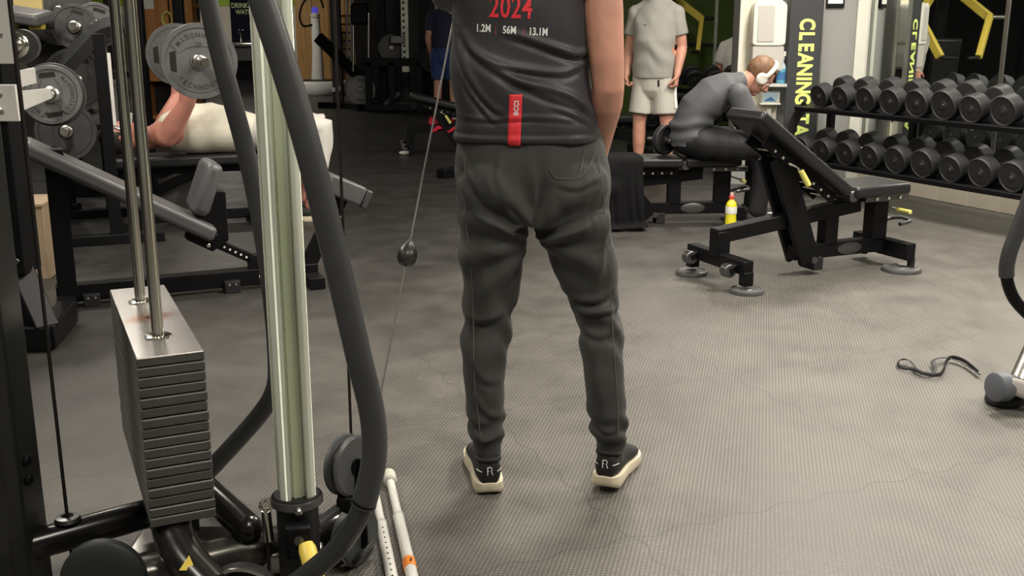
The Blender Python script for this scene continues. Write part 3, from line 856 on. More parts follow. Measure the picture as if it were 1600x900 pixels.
# weight stack: each plate its own part
LDm = Vector((-.42, .907, 0)).normalized(); WDm = Vector((.907, .42, 0)).normalized()
SCc = Vector((-.8775, 2.48, 0)); SL, SW, PZ0, NPL = .668, .142, .200, 17
PT = .397 / NPL
def stack_mat():
    m = mat('weight_stack_top', (0.60, 0.57, 0.55), .26, .85, var=.10, vscale=7, bump=.04, bscale=80)
    nt = m.node_tree; N = nt.nodes; L = nt.links; b = N['Principled BSDF']
    tc = N.new('ShaderNodeTexCoord')
    mp = N.new('ShaderNodeMapping'); mp.inputs['Scale'].default_value = (9.0, 11.0, 1.0)
    L.new(tc.outputs['Object'], mp.inputs['Vector'])
    ln = N.new('ShaderNodeVectorMath'); ln.operation = 'LENGTH'; L.new(mp.outputs['Vector'], ln.inputs[0])
    nz = N.new('ShaderNodeTexNoise'); nz.inputs['Scale'].default_value = 18; L.new(tc.outputs['Object'], nz.inputs['Vector'])
    ad = N.new('ShaderNodeMath'); ad.operation = 'MULTIPLY_ADD'; L.new(nz.outputs['Fac'], ad.inputs[0]); ad.inputs[1].default_value = .7; L.new(ln.outputs['Value'], ad.inputs[2])
    rp = N.new('ShaderNodeValToRGB'); rp.color_ramp.elements[0].position = .45; rp.color_ramp.elements[0].color = (1, 1, 1, 1)
    rp.color_ramp.elements[1].position = 1.35; rp.color_ramp.elements[1].color = (0, 0, 0, 1)
    L.new(ad.outputs[0], rp.inputs['Fac'])
    src = b.inputs['Base Color'].links[0].from_socket
    mx = N.new('ShaderNodeMix'); mx.data_type = 'RGBA'; L.new(rp.outputs['Color'], mx.inputs[0]); L.new(src, mx.inputs[6]); mx.inputs[7].default_value = (.42, .17, .07, 1)
    L.new(mx.outputs[2], b.inputs['Base Color'])
    return m
M['stacktop'] = stack_mat()
pm = MB().box((0, 0, 0), (SW, SL, PT - .0022)).mesh('weight_plate')
bmm = bmesh.new(); bmm.from_mesh(pm); bmesh.ops.bevel(bmm, geom=list(bmm.edges), offset=.0022, segments=1, affect='EDGES'); bmm.to_mesh(pm); bmm.free()
pm.materials.append(M['stack'])
rzS = math.atan2(-LDm.x, LDm.y)
for k in range(NPL - 1):
    o = bpy.data.objects.new('weight_plate', pm); COL.objects.link(o); o.parent = cmch
    j = .0012 * math.sin(k * 2.7)
    o.location = SCc + Vector((j, -j, PZ0 + PT * (k + .5))) - cmch.location
    o.rotation_euler = (0, 0, rzS)
tpm = pm.copy(); tpm.materials.clear(); tpm.materials.append(M['stack']); tpm.materials.append(M['stacktop'])
for p in tpm.polygons:
    if p.normal.z > .7: p.material_index = 1
o = bpy.data.objects.new('weight_plate', tpm); COL.objects.link(o); o.parent = cmch
o.location = SCc + Vector((0, 0, PZ0 + PT * (NPL - .5))) - cmch.location; o.rotation_euler = (0, 0, rzS)
tag(o, 'pale steel top plate with a rust stain')
ZT = PZ0 + .397
r1, r2 = Vector((-.955, 2.628, 0)), Vector((-.809, 2.316, 0))
for q in (r1, r2):
    MB().cyl(q + Vector((0, 0, .12)), q + Vector((0, 0, 2.28)), .0135, n=20).build('guide_rod', M['chrome'], cmch, world=True)
    MB().lathe([(.015, 0), (.030, 0), (.030, .003), (.026, .005), (.015, .005)], q + Vector((0, 0, ZT - .001)), n=28).build('rod_bushing', M['chrome'], cmch, world=True)
MB().lathe([(.016, 0), (.0165, .0015), (.008, .0016)], SCc + Vector((0.0, 0.005, ZT - .0015)), n=24).build('pin_hole', M['cableblack'], cmch, world=True)
# block and base under the stack
MB().bar(SCc - LDm * .26 + Vector((0, 0, .165)), SCc + LDm * .30 + Vector((0, 0, .165)), .085, .06).build('stack_seat', M['rubber'], cmch, bevel=.004, world=True)
# left column
MB().prism([(-.085, -.05), (-.06, -.075), (.06, -.075), (.085, -.05), (.085, .05), (.06, .075), (-.06, .075), (-.085, .05)], (-1.17, 2.21, 1.12), (1, 0, 0), (0, 1, 0), (0, 0, 2.24)).build('column', mat('column_black', (.014, .015, .013), .38), cmch, bevel=.006, world=True)
for zz in (.30, .345): MB().lathe([(.014, 0), (.014, .012), (.010, .016)], (-1.09, 2.19, zz), (1, -.1, 0), 14).build('bolt', M['black'], cmch, world=True)
MB().bar((-1.36, 2.10, .10), (-1.06, 2.04, .10), .05, .03).build('column_foot', M['steel'], cmch, bevel=.004, world=True)
# base tubes
MB().limb([fl(45, 853, .13), fl(262, 794, .13)], .036, 20).build('base_tube', K, cmch, world=True)
MB().limb([fl(300, 745, .12), fl(388, 826, .12)], .036, 20).build('base_tube', K, cmch, world=True)
MB().limb([(-.86, 2.19, .055), (-.42, 2.44, .055)], .048, 20).build('base_tube', mat('gunmetal_tube', (.10, .095, .085), .22, .6), cmch, world=True)
MB().bar((-.93, 2.36, .03), (-.46, 2.38, .03), .16, .06).build('base_plate', M['steel'], cmch, bevel=.01, world=True)
pp = spline([at(268, 815, 2.22), at(274, 842, 2.19), at(294, 880, 2.13), at(335, 925, 2.06)], 6)
MB().tube(pp, [.050, .050] + [.046] * (len(pp) - 2), 18).build('curved_pipe', K, cmch, world=True)
c = at(294, 881, 2.078); nn = Vector((.02, -.80, .60)).normalized(); uu = Vector((1, 0, 0)); vv = nn.cross(uu)
MB().prism([(-.018, -.014), (.018, -.014), (0, .018)], c, uu, vv, nn * .002).build('warning_sticker', M['yellow'], cmch, world=True)
# grommet on the tube and lift cable
gq = Vector((-1.034, 2.255, .165))
MB().lathe([(.026, 0), (.030, .004), (.026, .012), (.014, .014), (.010, .006)], gq, n=24).build('grommet', M['darksteel'], cmch, world=True)
MB().tube([gq + Vector((0, 0, -.12)), gq + Vector((-.004, 0, 2.05))], .0042, 8).build('lift_cable', M['cableblack'], cmch, world=True)
# round pulley covers near the floor
for (cc, rr, mt) in ((Vector((-.905, 2.13, .095)), .092, mat('cover_dark', (.016, .019, .019), .5)), (Vector((-.60, 2.12, .045)), .09, M['rubber'])):
    w = MB().lathe([(rr * .9, 0), (rr, .006), (rr, .026), (rr * .9, .034), (rr * .55, .040), (rr * .12, .041)], cc, Vector((.10, -1, .05)), 40).build('pulley_cover', mt, cmch, world=True)
    MB().lathe([(rr * .10, .040), (rr * .09, .046)], cc, Vector((.10, -1, .05)), 16).build('axle_bolt', M['steel'], w, world=True)
MB().lathe([(.088, 0), (.094, .004), (.094, .010), (.088, .012)], (-.60, 2.085, .045), Vector((.10, -1, .05)), 40, caps=False).build('cover_rim', M['steel'], cmch, world=True)
# aluminium post with T-slot channels
PXc, PYc = -.497, 2.25
hw = .040
poly = []
def rot2(p, k):
    for _ in range(k): p = (-p[1], p[0])
    return p
side = [(-.040, -.028), (-.040, -.040), (-.028, -.040), (-.017, -.040), (-.017, -.027), (-.012, -.024), (.012, -.024), (.017, -.027), (.017, -.040), (.028, -.040)]
for k in range(4):
    poly += [rot2(p, k) for p in side[2:]] + [rot2((.040, -.028), k)] if True else []
a = R(20)
ux, uy = Vector((math.cos(a), math.sin(a), 0)), Vector((-math.sin(a), math.cos(a), 0))
MB().prism(poly, (PXc, PYc, 1.24), ux, uy, (0, 0, 2.06)).build('post', M['alu'], cmch, bevel=.003, world=True)
for (dx, dy) in ((0, -1), (1, 0), (0, 1), (-1, 0)):
    MB().prism([(-.010, -.003), (.010, -.003), (.010, .003), (-.010, .003)], Vector((PXc, PYc, 1.24)) + ux * (dx * .0275) + uy * (dy * .0275), (ux if dx == 0 else uy), (uy if dx == 0 else ux), (0, 0, 2.04)).build('channel_strip', M['alugreen'], cmch, world=True)
MB().lathe([(.043, 0), (.048, .01), (.048, .205), (.054, .215), (.056, .232), (.052, .240), (.044, .240)], (PXc, PYc, 0), n=36).build('post_sleeve', mat('sleeve_black', (.010, .010, .010), .5), cmch, world=True)
MB().lathe([(.0565, .214), (.060, .218), (.060, .230), (.0565, .236)], (PXc, PYc, 0), n=36, caps=False).build('collar', M['darksteel'], cmch, world=True)
MB().lathe([(.008, 0), (.008, .012), (.005, .015)], (PXc + .015, PYc - .056, .222), (0.2, -1, 0), 14).build('set_screw', M['chrome'], cmch, world=True)
MB().box((PXc + .012, PYc - .055, .150), (.062, .05, .085), (0, 0, R(8))).build('latch_block', M['black'], cmch, bevel=.012, seg=3, world=True)
MB().lathe([(.011, 0), (.011, .006), (.006, .007)], (PXc + .018, PYc - .080, .160), (0.1, -1, 0), 14).build('latch_button', M['darksteel'], cmch, world=True)
MB().lathe([(.016, 0), (.020, .012), (.020, .10), (.015, .112)], at(478, 850, 2.16), Vector((.32, -.60, -.62)), 20).build('yellow_knob', M['yellow'], cmch, world=True)
# chrome clip hanging at the sleeve
q = Vector((-.565, 2.235, .215))
MB().tube([q + Vector((.013 * math.cos(t), -.004, .013 * math.sin(t))) for t in [i * math.pi / 6 for i in range(12)]], .004, 8, closed=True).build('shackle', M['chrome'], cmch, world=True)
MB().bar(q + Vector((.05, .01, .01)), q + Vector((-.012, 0, .005)), .02, .016).build('shackle_bracket', M['chrome'], cmch, bevel=.003, world=True)
MB().cyl(q + Vector((0, -.004, -.012)), q + Vector((.002, -.004, -.085)), .011, .013, 14).build('cable_socket', M['chrome'], cmch, world=True)
MB().tube([q + Vector((.002, -.004, -.08)), q + Vector((-.004, -.006, -.215))], .0042, 8).build('lift_cable', M['cableblack'], cmch, world=True)
# pulleys on a swivel at the right of the post
pc = Vector((-.398, 2.40, .243)); pa = Vector((.86, -.50, .05)).normalized()
pw = MB().lathe([(.018, -.022), (.070, -.022), (.076, -.017), (.074, -.010), (.060, -.004), (.060, .004), (.074, .010), (.076, .017), (.070, .022), (.018, .022)], pc, pa, 36).build('pulley_wheel', mat('pulley_grey', (.085, .088, .09), .4), cmch, world=True)
MB().lathe([(.020, -.027), (.020, .027)], pc, pa, 18).build('hub', M['black'], pw, world=True)
MB().lathe([(.0635, -.0045), (.0635, .0045)], pc, pa, 36, caps=False).build('cable_wrap', M['cableblack'], pw, world=True)
pc2 = Vector((-.385, 2.36, .075))
pw2 = MB().lathe([(.018, -.02), (.066, -.02), (.072, -.015), (.060, -.003), (.060, .003), (.072, .015), (.066, .02), (.018, .02)], pc2, pa, 36).build('pulley_wheel', mat('pulley_dark', (.045, .05, .05), .4), cmch, world=True)
MB().lathe([(.0725, -.003), (.0740, 0), (.0725, .003)], pc2 + pa * .013, pa, 36, caps=False).build('rim', M['steel'], pw2, world=True)
for s in (-1, 1):
    MB().bar(pc + pa * (.028 * s) + Vector((0, 0, .02)), pc2 + pa * (.026 * s) - Vector((0, 0, .03)), .006, .032, up=pa).build('pulley_yoke', M['black'], cmch, bevel=.002, world=True)
MB().box(pc + Vector((-.005, -.03, -.085)), (.045, .04, .04)).build('yoke_block', M['black'], cmch, bevel=.008, world=True)
MB().bar((PXc + .04, PYc + .01, .155), pc + Vector((-.02, -.02, -.10)), .022, .016).build('pulley_arm', M['greytube'], cmch, bevel=.003, world=True)
MB().tube(spline([pc2 + Vector((.0, -.02, -.06)), pc2 + Vector((.02, -.06, -.03)), pc2 + Vector((.05, -.03, .0))], 5), .007, 8).build('hook', M['darksteel'], cmch, world=True)
vc = pc + Vector((-.004, 0, .0)) - pa.cross(Vector((0, 0, 1))).normalized() * .0
MB().tube([pc + Vector((-.002, .06, -.01)), pc + Vector((-.002, .06, 2.05))], .0036, 8).build('lift_cable', M['cableblack'], cmch, world=True)
# bent frame tubes
A_ = [(312, -70), (325, 0), (345, 90), (385, 240), (410, 360), (425, 470), (432, 560), (428, 610), (400, 655), (330, 732), (290, 775)]
g = spline([at(x, y, 2.74) for x, y in A_], 6)
g = [at(285, -230, 2.74) ] + g
MB().tube(g, .0245, 16).build('bent_tube', M['greytube'], cmch, world=True)
B_ = [(375, -110), (410, 0), (446, 110), (481, 230), (519, 380), (560, 555), (582, 650), (584, 720), (568, 790)]
g = spline([at(x, y, 2.03) for x, y in B_], 6)
g = [at(300, -350, 2.03)] + g
MB().tube(g, .0265, 18).build('bent_tube', M['greytube'], cmch, world=True)
B2 = [(570, 780), (556, 815), (526, 858), (480, 898), (430, 935)]
g2 = spline([at(x, y, 2.03) for x, y in B2], 6)
MB().tube(g2, .0225, 18).build('bent_tube_foot', mat('satin_black_tube', (.03, .032, .033), .28), cmch, world=True)
MB().lathe([(.0268, -.003), (.0272, 0), (.0268, .003)], at(569, 785, 2.03), at(556, 815, 2.03) - at(575, 770, 2.03), 20, caps=False).build('tube_joint', M['black'], cmch, world=True)
# head beam joining everything above the picture
MB().bar((-1.20, 2.20, 2.30), (-.40, 2.40, 2.30), .12, .10).build('head_beam', M['black'], cmch, bevel=.01, world=True)
MB().bar((-.90, 2.62, 2.25), (-.72, 2.20, 2.25), .10, .08).build('head_bracket', M['black'], cmch, bevel=.01, world=True)
# the working cable and its stop ball belong to the machine
CA = pc + Vector((.055, .03, .10)); CA = Vector((-.338, 2.5, .349)); CBe = Vector((-.13, 3.2, 1.5))
MB().tube([pc + Vector((.03, .055, .045)), CA, CBe], .0026, 8).build('working_cable', M['cable'], cmch, world=True)
d = (CBe - CA).normalized(); bp_ = CA + (CBe - CA) * .305
MB().lathe([(.003, -.030), (.018, -.027), (.025, -.016), (.027, 0), (.024, .013), (.014, .028), (.006, .040), (.003, .046)], bp_, d, 24).build('stop_ball', mat('ball_rubber', (.03, .028, .026), .35), cmch, world=True)

# ------------------------------------------------------------------ white poles on the floor
def pole(a, b, label, band):
    o = thing('white_pole', label, 'pole', a, 0)
    d = (b - a); L = d.length; d.normalize()
    MB().cyl(a, a + d * L * .42, .0115, n=18).build('upper_tube', M['white'], o, world=True)
    MB().cyl(a + d * L * .42, b + d * .4, .0145, n=18).build('lower_tube', M['white'], o, world=True)
    MB().lathe([(.0150, 0), (.0160, .004), (.0150, .012)], a + d * L * .415, d, 18).build('tube_collar', M['greyplastic'], o, world=True)
    if band:
        MB().lathe([(.014, -.034), (.0195, -.030), (.0195, .020), (.0145, .026)], a, d, 20).build('rubber_cap', mat('pale_rubber_cap', (.50, .50, .42), .6), o, world=True)
        MB().lathe([(.0155, 0), (.0162, .002), (.0162, .040), (.0155, .042)], a + d * (L * .845), d, 20).build('orange_band', M['orange'], o, world=True)
        MB().box(a + d * (L * .88) + Vector((.004, -.004, .0155)), (.004, .016, .003)).build('band_mark', M['cableblack'], o, world=True)
    else:
        u_ = Vector((0, 0, 1))
        for k in range(11):
            MB().lathe([(.0028, 0), (.0028, .0008)], a + d * (L * (.52 + .055 * k)) + Vector((0, -.001, .0142)), u_, 8).build('adjust_hole', M['cableblack'], o, world=True)
    return o
pole(fl(609, 748, .020), fl(645, 905, .020), 'white metal pole with orange band and rubber cap lying on the floor', True)
pole(fl(585, 765, .016), fl(613, 905, .016), 'white metal pole with a row of small holes lying beside the capped one', False)

# ------------------------------------------------------------------ long inclined bench behind the machine
db = thing('incline_bench', 'long grey inclined bench with short seat cushion behind the guide rods', 'bench', (-2.05, 4.85, 0), R(24))
pad_mesh((-.157, .795), (.645, .335), .29, .075, M['padgrey'], 'back_pad', db, .024)
pad_mesh((.615, .665), (.52, .42), .28, .085, M['padgrey'], 'seat_cushion', db, .035)
K2 = M['black']
MB().bar((-.10, 0, .70), (.64, 0, .27), .13, .05).build('pad_frame', K2, db, bevel=.004)
MB().bar((-.05, 0, .02), (-.05, 0, .74), .09, .085, up=(1, 0, 0)).build('upright', K2, db, bevel=.004)
MB().bar((-.10, 0, .062), (1.14, 0, .062), .08, .08).build('base_beam', K2, db, bevel=.004)
MB().prism([(.60, .52), (.70, .50), (.70, .26), (.62, .21), (.50, .28)], (0, 0, 0), (1, 0, 0), (0, 0, 1), (0, .09, 0)).build('seat_bracket', K2, db, bevel=.003)
MB().bar((.60, 0, .27), (.84, 0, .135), .05, .045).build('adjuster', K2, db, bevel=.003)
for k in range(6):
    t = k / 5
    MB().cyl((.68 + .13 * t, -.027, .225 - .075 * t), (.68 + .13 * t, -.0255, .225 - .075 * t), .006, n=8).build('adjuster_hole', M['whiteprint'], db)
MB().bar((.825, 0, .02), (.825, 0, .17), .07, .06, up=(1, 0, 0)).build('adjuster_post', K2, db, bevel=.003)
for (x, y, z) in ((.845, -.036, .06), (.845, -.036, .12), (.60, -.055, .245), (.33, -.047, .40)):
    MB().lathe([(.010, 0), (.010, .006), (.006, .009)], (x, y, z), (0, -1, 0), 12).build('bolt', M['chrome'], db)
for x in (.05, .70):
    MB().box((x, -.03, .03), (.075, .10, .06)).build('foot_block', M['rubber'], db, bevel=.004)
    for k in (-1, 1): MB().lathe([(.007, 0), (.007, .004)], (x + k * .016, -.08, .045), (0, -1, 0), 10).build('bolt', M['chrome'], db)
MB().box((-.06, 0, .03), (.08, .42, .06)).build('crossbar', K2, db, bevel=.004)
MB().box((1.10, 0, .03), (.08, .36, .06)).build('crossbar', K2, db, bevel=.004)
MB().bar((1.09, 0, .08), (1.285, 0, .44), .05, .075, up=(1, 0, 0)).build('leg_arm', K2, db, bevel=.003)
c0 = Vector((1.295, 0, .475)); uu = Vector((.90, 0, -.43)).normalized(); vv = Vector((.43, 0, .90)).normalized()
MB().prism([(-.115, -.05), (.085, -.05), (.085, .05), (-.115, .05)], c0, uu, vv, (0, .24, 0)).build('leg_cushion', M['padgrey'], db, bevel=.014, seg=3)
MB().prism([(.09, -.052), (.125, -.052), (.125, .045), (.09, .045)], c0, uu, vv, (0, .22, 0)).build('cushion_end', M['platedark'], db, bevel=.008)

# ------------------------------------------------------------------ weight plates (shared pattern)
def plate_meshes(r, th):
    a = MB().lathe([(.026, 0), (r, 0), (r + .002, .004), (r + .002, th - .004), (r, th), (r * .88, th), (r * .86, th - .006), (.26 * r, th - .006), (.24 * r, th + .001), (.026, th + .001)], (0, 0, -th / 2), n=48).mesh('disc')
    b = []
    for k in range(2):        # raised lettering segments left and right
        seg = []
        for j in range(13):
            t = R(-58 + 116 * j / 12) + k * math.pi; seg.append((r * .84 * math.cos(t), r * .84 * math.sin(t)))
        for j in range(13):
            t = R(58 - 116 * j / 12) + k * math.pi; seg.append((max(r * .40, 0) * math.cos(t), r * .62 * math.sin(t)))
        b.append(MB().prism(seg, (0, 0, th / 2 - .0035), (1, 0, 0), (0, 1, 0), (0, 0, .003)).mesh('raised_panel'))
    return a, b
_pl = {}
def weight_plate(c, axis, r, label, th=.034, roll=0.0, letters=False, mt='plate', group='weight plates on the left equipment'):
    key = (round(r, 3), th, mt)
    if key not in _pl:
        a, b = plate_meshes(r, th); a.materials.append(M[mt])
        for q in b: q.materials.append(M[mt])
        for q in [a] + b: q.shade_smooth(); q.set_sharp_from_angle(angle=R(35))
        hb = MB().lathe([(.026, th / 2 - .002), (.042, th / 2), (.042, th / 2 + .004), (.026, th / 2 + .005)], (0, 0, 0), n=24, caps=False).mesh('hub_ring'); hb.materials.append(M['steel']); hb.shade_smooth()
        gr = []
        for sgn in (-1, 1):
            P = [(r * .28, sgn * r * .60), (r * .24, sgn * r * .76), (-r * .24, sgn * r * .76), (-r * .28, sgn * r * .60)]
            q = MB().prism(P, (0, 0, th / 2 - .0055), (1, 0, 0), (0, 1, 0), (0, 0, .003)).mesh('grip_slot'); q.materials.append(M['cableblack']); gr.append(q)
        _pl[key] = (a, b, hb, gr)
    a, b, hb, gr = _pl[key]
    o = thing('weight_plate', label, 'weight plate', c, 0, group)
    q = Vector((0, 0, 1)).rotation_difference(Vector(axis).normalized())
    o.rotation_euler = (q.to_matrix() @ Matrix.Rotation(roll, 3, 'Z')).to_euler()
    def ch(n, me):
        x = bpy.data.objects.new(n, me); COL.objects.link(x); x.parent = o; return x
    ch('disc', a); ch('hub_ring', hb)
    for s in b: ch('raised_panel', s)
    for s in gr: ch('grip_slot', s)
    return o

# ------------------------------------------------------------------ black rack with white brackets at the left edge
lr = thing('weight_rack', 'black steel rack with white bolted brackets at the left edge', 'rack', (-2.06, 4.25, 0))
XR = -2.08
MB().bar((XR, 4.25, .30), (XR, 4.25, 2.3), .21, .16, up=(0, 1, 0)).build('upright', K2, lr, bevel=.006, world=True)
MB().bar((XR + .03, 4.25, .32), (XR + .175, 4.13, .075), .10, .10).build('base_knee', K2, lr, bevel=.006, world=True)
MB().bar((XR - .75, 4.02, .06), (XR + .21, 4.13, .06), .10, .10).build('base_beam', K2, lr, bevel=.008, world=True)
MB().bar((XR + .19, 4.10, .06), (XR + .12, 4.5, .06), .08, .10).build('base_beam', K2, lr, bevel=.008, world=True)
MB().bar((XR - .75, 4.1, .06), (XR - .75, 4.1, 2.3), .12, .12, up=(0, 1, 0)).build('upright', K2, lr, bevel=.006, world=True)
c = at(13, 430, 4.12)
MB().box((XR + .055, 4.165, .345), (.075, .008, .035), (0, R(-50), 0)).build('badge', M['darksteel'], lr, bevel=.003, world=True)
for (y0, y1, x1) in ((132, 190, 27), (-60, 100, 17)):
    a = at(x1, y0, 4.15); b = at(x1, y1, 4.15)
    pz = MB().bb(XR - .20, (a.x + b.x) / 2, 4.150, 4.168, b.z, a.z).build('white_bracket', M['white'], lr, bevel=.004, world=True)
    for k in (.3, .75):
        MB().lathe([(.013, 0), (.013, .006), (.007, .010)], (a.x - .075, 4.150, b.z + (a.z - b.z) * k), (0, -1, 0), 14).build('bolt', M['steel'], pz, world=True)
# bar holders reaching out to the stored plates
h0, h1 = at(30, 158, 4.5), at(78, 146, 5.25)
MB().bar(h0, h1, .012, .085, taper=(.012, .05)).build('white_arm', M['white'], lr, bevel=.002, world=True)
h0b = at(26, 124, 4.5); h1b = at(54, 118, 4.9)
MB().bar(h0b, h1b, .012, .07).build('white_arm', M['white'], lr, bevel=.002, world=True)
MB().bar((XR, 4.3, 1.02), (h0.x, h0.y, h0.z), .03, .05).build('arm_mount', K2, lr, bevel=.003, world=True)
MB().bar((XR, 4.3, 1.12), (h0b.x, h0b.y, h0b.z), .03, .05).build('arm_mount', K2, lr, bevel=.003, world=True)
pax = Vector((.25, -1, .06)).normalized()
hub = at(80, 148, 5.32)
MB().cyl(hub - pax * .16, hub + pax * .085, .023, n=18).build('plate_peg', M['chrome'], lr, world=True)
PL0 = weight_plate(hub, pax, .143, 'grey weight plate with grip slots on the peg beside the white arm', roll=R(20))
weight_plate(hub - pax * .045 + Vector((-.06, .01, .04)) * 0, pax, .155, 'dark weight plate directly behind the grey slotted plate on the peg', mt='platedark')
# spool with chrome end
sp_ = at(25, 70, 4.6)
MB().lathe([(.03, 0), (.055, .01), (.055, .03), (.045, .04), (.030, .042), (.026, .055), (.018, .06)], sp_, Vector((.3, -1, 0)), 28).build('chrome_spool', M['chrome'], lr, world=True)
MB().lathe([(.07, 0), (.07, .10)], sp_ - Vector((.3, -1, 0)).normalized() * -.0 + Vector((.01, .02, -.005)), Vector((-.3, 1, 0)), 28).build('spool_drum', M['platedark'], lr, world=True)
MB().bar((XR, 4.3, sp_.z), sp_ + Vector((0, .06, 0)), .03, .05).build('arm_mount', K2, lr, bevel=.003, world=True)

# plywood box seen between the rack and the bench
pb = thing('plywood_box', 'pale plywood box seen between the rack upright and the incline bench', 'box', (-2.66, 5.5, 0), R(6))
for nme, c, s in (('front_panel', (0, -.15, .19), (.46, .018, .38)), ('back_panel', (0, .15, .19), (.46, .018, .38)), ('side_panel', (-.22, 0, .19), (.018, .282, .38)), ('side_panel', (.22, 0, .19), (.018, .282, .38)), ('top_panel', (0, 0, .389), (.47, .33, .018))):
    MB().box(c, s).build(nme, M['plywood'], pb, bevel=.002)
# ------------------------------------------------------------------ people
def hand_mb(mb, wr, d, n, thumb, curl=.5, sc=1.0):
    """palm and five fingers: d = direction of the hand, n = palm normal, thumb = side the thumb is on"""
    wr = Vector(wr); d = Vector(d).normalized(); n = Vector(n); n = (n - d * d.dot(n)).normalized()
    t = Vector(thumb); t = (t - d * d.dot(t) - n * n.dot(t)).normalized()
    mb.limb([wr - d * .02, wr + d * .03 * sc, wr + d * .085 * sc], [(.026 * sc, .019 * sc), (.036 * sc, .017 * sc), (.040 * sc, .013 * sc)], 14, side=t)
    for i, (off, L) in enumerate(((.030, .92), (.010, 1.0), (-.011, .95), (-.030, .76))):
        p = wr + d * (.082 * sc) + t * (off * sc); a = .15
        P = [p - d * .02]; dirv = d
        P.append(p)
        for k, l in enumerate((.040, .026, .021)):
            a += curl * (.9 if k == 0 else 1.1)
            dirv = d * math.cos(a) + n * math.sin(a)
            p = p + dirv * (l * L * sc); P.append(p.copy())
        mb.limb(P, [.0100 * sc, .0098 * sc, .0092 * sc, .0086 * sc, .0076 * sc], 10)
    p = wr + d * .022 * sc + t * .026 * sc
    e = (t * .75 + d * .55 + n * .25).normalized(); e2 = (t * .25 + d * .8 + n * (.2 + .5 * curl)).normalized()
    mb.limb([p - e * .01, p + e * .034 * sc, p + e * .034 * sc + e2 * .030 * sc, p + e * .034 * sc + e2 * .052 * sc], [.0135 * sc, .0120 * sc, .0105 * sc, .0085 * sc], 10)

def head_mats(c, f, u):
    f = Vector(f).normalized(); u = Vector(u); u = (u - f * f.dot(u)).normalized(); r = f.cross(u)
    return Matrix(((r.x, f.x, u.x, c[0]), (r.y, f.y, u.y, c[1]), (r.z, f.z, u.z, c[2]), (0, 0, 0, 1)))
def head_mb(mb, Mh):
    h = MB()
    h.ball((0, -.012, .032), (.074, .094, .092), 24, 16)
    h.ball((0, .022, -.040), (.058, .066, .074), 20, 14)
    h.ball((0, .058, -.092), (.030, .026, .022))
    h.ball((0, .070, .030), (.050, .020, .014))
    h.limb([(0, .080, .018), (0, .096, -.008), (0, .102, -.026)], [.009, .012, .016], 10)
    h.ball((-.012, .092, -.030), .009); h.ball((.012, .092, -.030), .009)
    h.ball((0, .078, -.056), (.025, .011, .006)); h.ball((0, .076, -.067), (.022, .011, .007))
    for s in (-1, 1):
        h.ball((s * .076, -.008, -.008), (.010, .020, .032), rot=(0, 0, s * -.3))
        h.ball((s * .040, .050, -.030), (.024, .026, .026))
    h.limb([(0, -.03, -.04), (0, -.045, -.16)], [.056, .058], 16)
    h.xf(Mh); mb.merge(h)
def add_eyes(body, Mh):
    for s in (-1, 1):
        e = MB().ball((s * .030, .066, .004), .0125, 14, 10).xf(Mh).build('eye', M['eye'], body, world=True)
        MB().ball((s * .030, .0755, .004), (.0055, .0035, .0055), 10, 8).xf(Mh).build('iris', M['iris'], e, world=True)
def add_hair(body, Mh, mt, keep=None):
    b = MB().ball((0, -.014, .036), (.081, .102, .099), 40, 30)
    def out(p): return (p.y > .040 and p.z < .085 - .0) or p.z < -.075 or (p.z < -.02 and p.y > -.02) or (abs(p.x) > .055 and p.z < .0 and p.y > -.03)
    fs = [f for f in b.f if sum(out(b.v[i]) for i in f) < len(f) / 2 and len(f) <= 4]
    b.f = fs
    b.v = [p + p.normalized() * (.005 * noise.noise(p * 45)) for p in b.v]
    b.xf(Mh)
    o = b.build('hair', mt, body, sharp=0, world=True)
    s = o.modifiers.new('solid', 'SOLIDIFY'); s.thickness = .012; s.offset = -1
    return o

def torso_mb(mb, spine, radii, across, infl=0.0, f0=False):
    mb.limb(spine, [(a + infl, b + infl) for a, b in radii], 28, side=across, f0=f0)
def arm_pts(sh, el, wr, t0, t1, infl, sc=1.0):
    sh, el, wr = Vector(sh), Vector(el), Vector(wr)
    S = [(0, .056), (.18, .056), (.40, .046), (.52, .042), (.62, .045), (.80, .036), (1.0, .027)]
    def pos(t):
        if t < .5: return sh.lerp(el, t / .5)
        return el.lerp(wr, (t - .5) / .5)
    ts = sorted(set([t0, t1] + [s[0] for s in S if t0 < s[0] < t1]))
    P = [pos(t) for t in ts]; Q = [float(np.interp(t, [s[0] for s in S], [s[1] for s in S])) * sc + infl for t in ts]
    return P, Q
def leg_pts(hp, kn, an, t0, t1, infl, sc=1.0):
    hp, kn, an = Vector(hp), Vector(kn), Vector(an)
    S = [(0, .088), (.15, .086), (.35, .070), (.50, .056), (.62, .056), (.72, .054), (.88, .038), (1.0, .036)]
    def pos(t):
        if t < .5: return hp.lerp(kn, t / .5)
        return kn.lerp(an, (t - .5) / .5)
    ts = sorted(set([t0, t1] + [s[0] for s in S if t0 < s[0] < t1]))
    return [pos(t) for t in ts], [float(np.interp(t, [s[0] for s in S], [s[1] for s in S])) * sc + infl for t in ts]

def folds(amp, f=(3, 5, 22), seed=0.0, k=14.0):
    def fn(co, no):
        x, y, z = co[:, 0], co[:, 1], co[:, 2]
        w = np.sin(k * .6 * x + 2.1 * np.sin(k * .35 * z + seed)) + np.sin(k * .55 * y + 1.7 * np.sin(k * .4 * x + seed * 2))
        return amp * np.sin(f[0] * x * 3 + f[1] * y * 3 + f[2] * z + 1.6 * w + seed)
    return fn

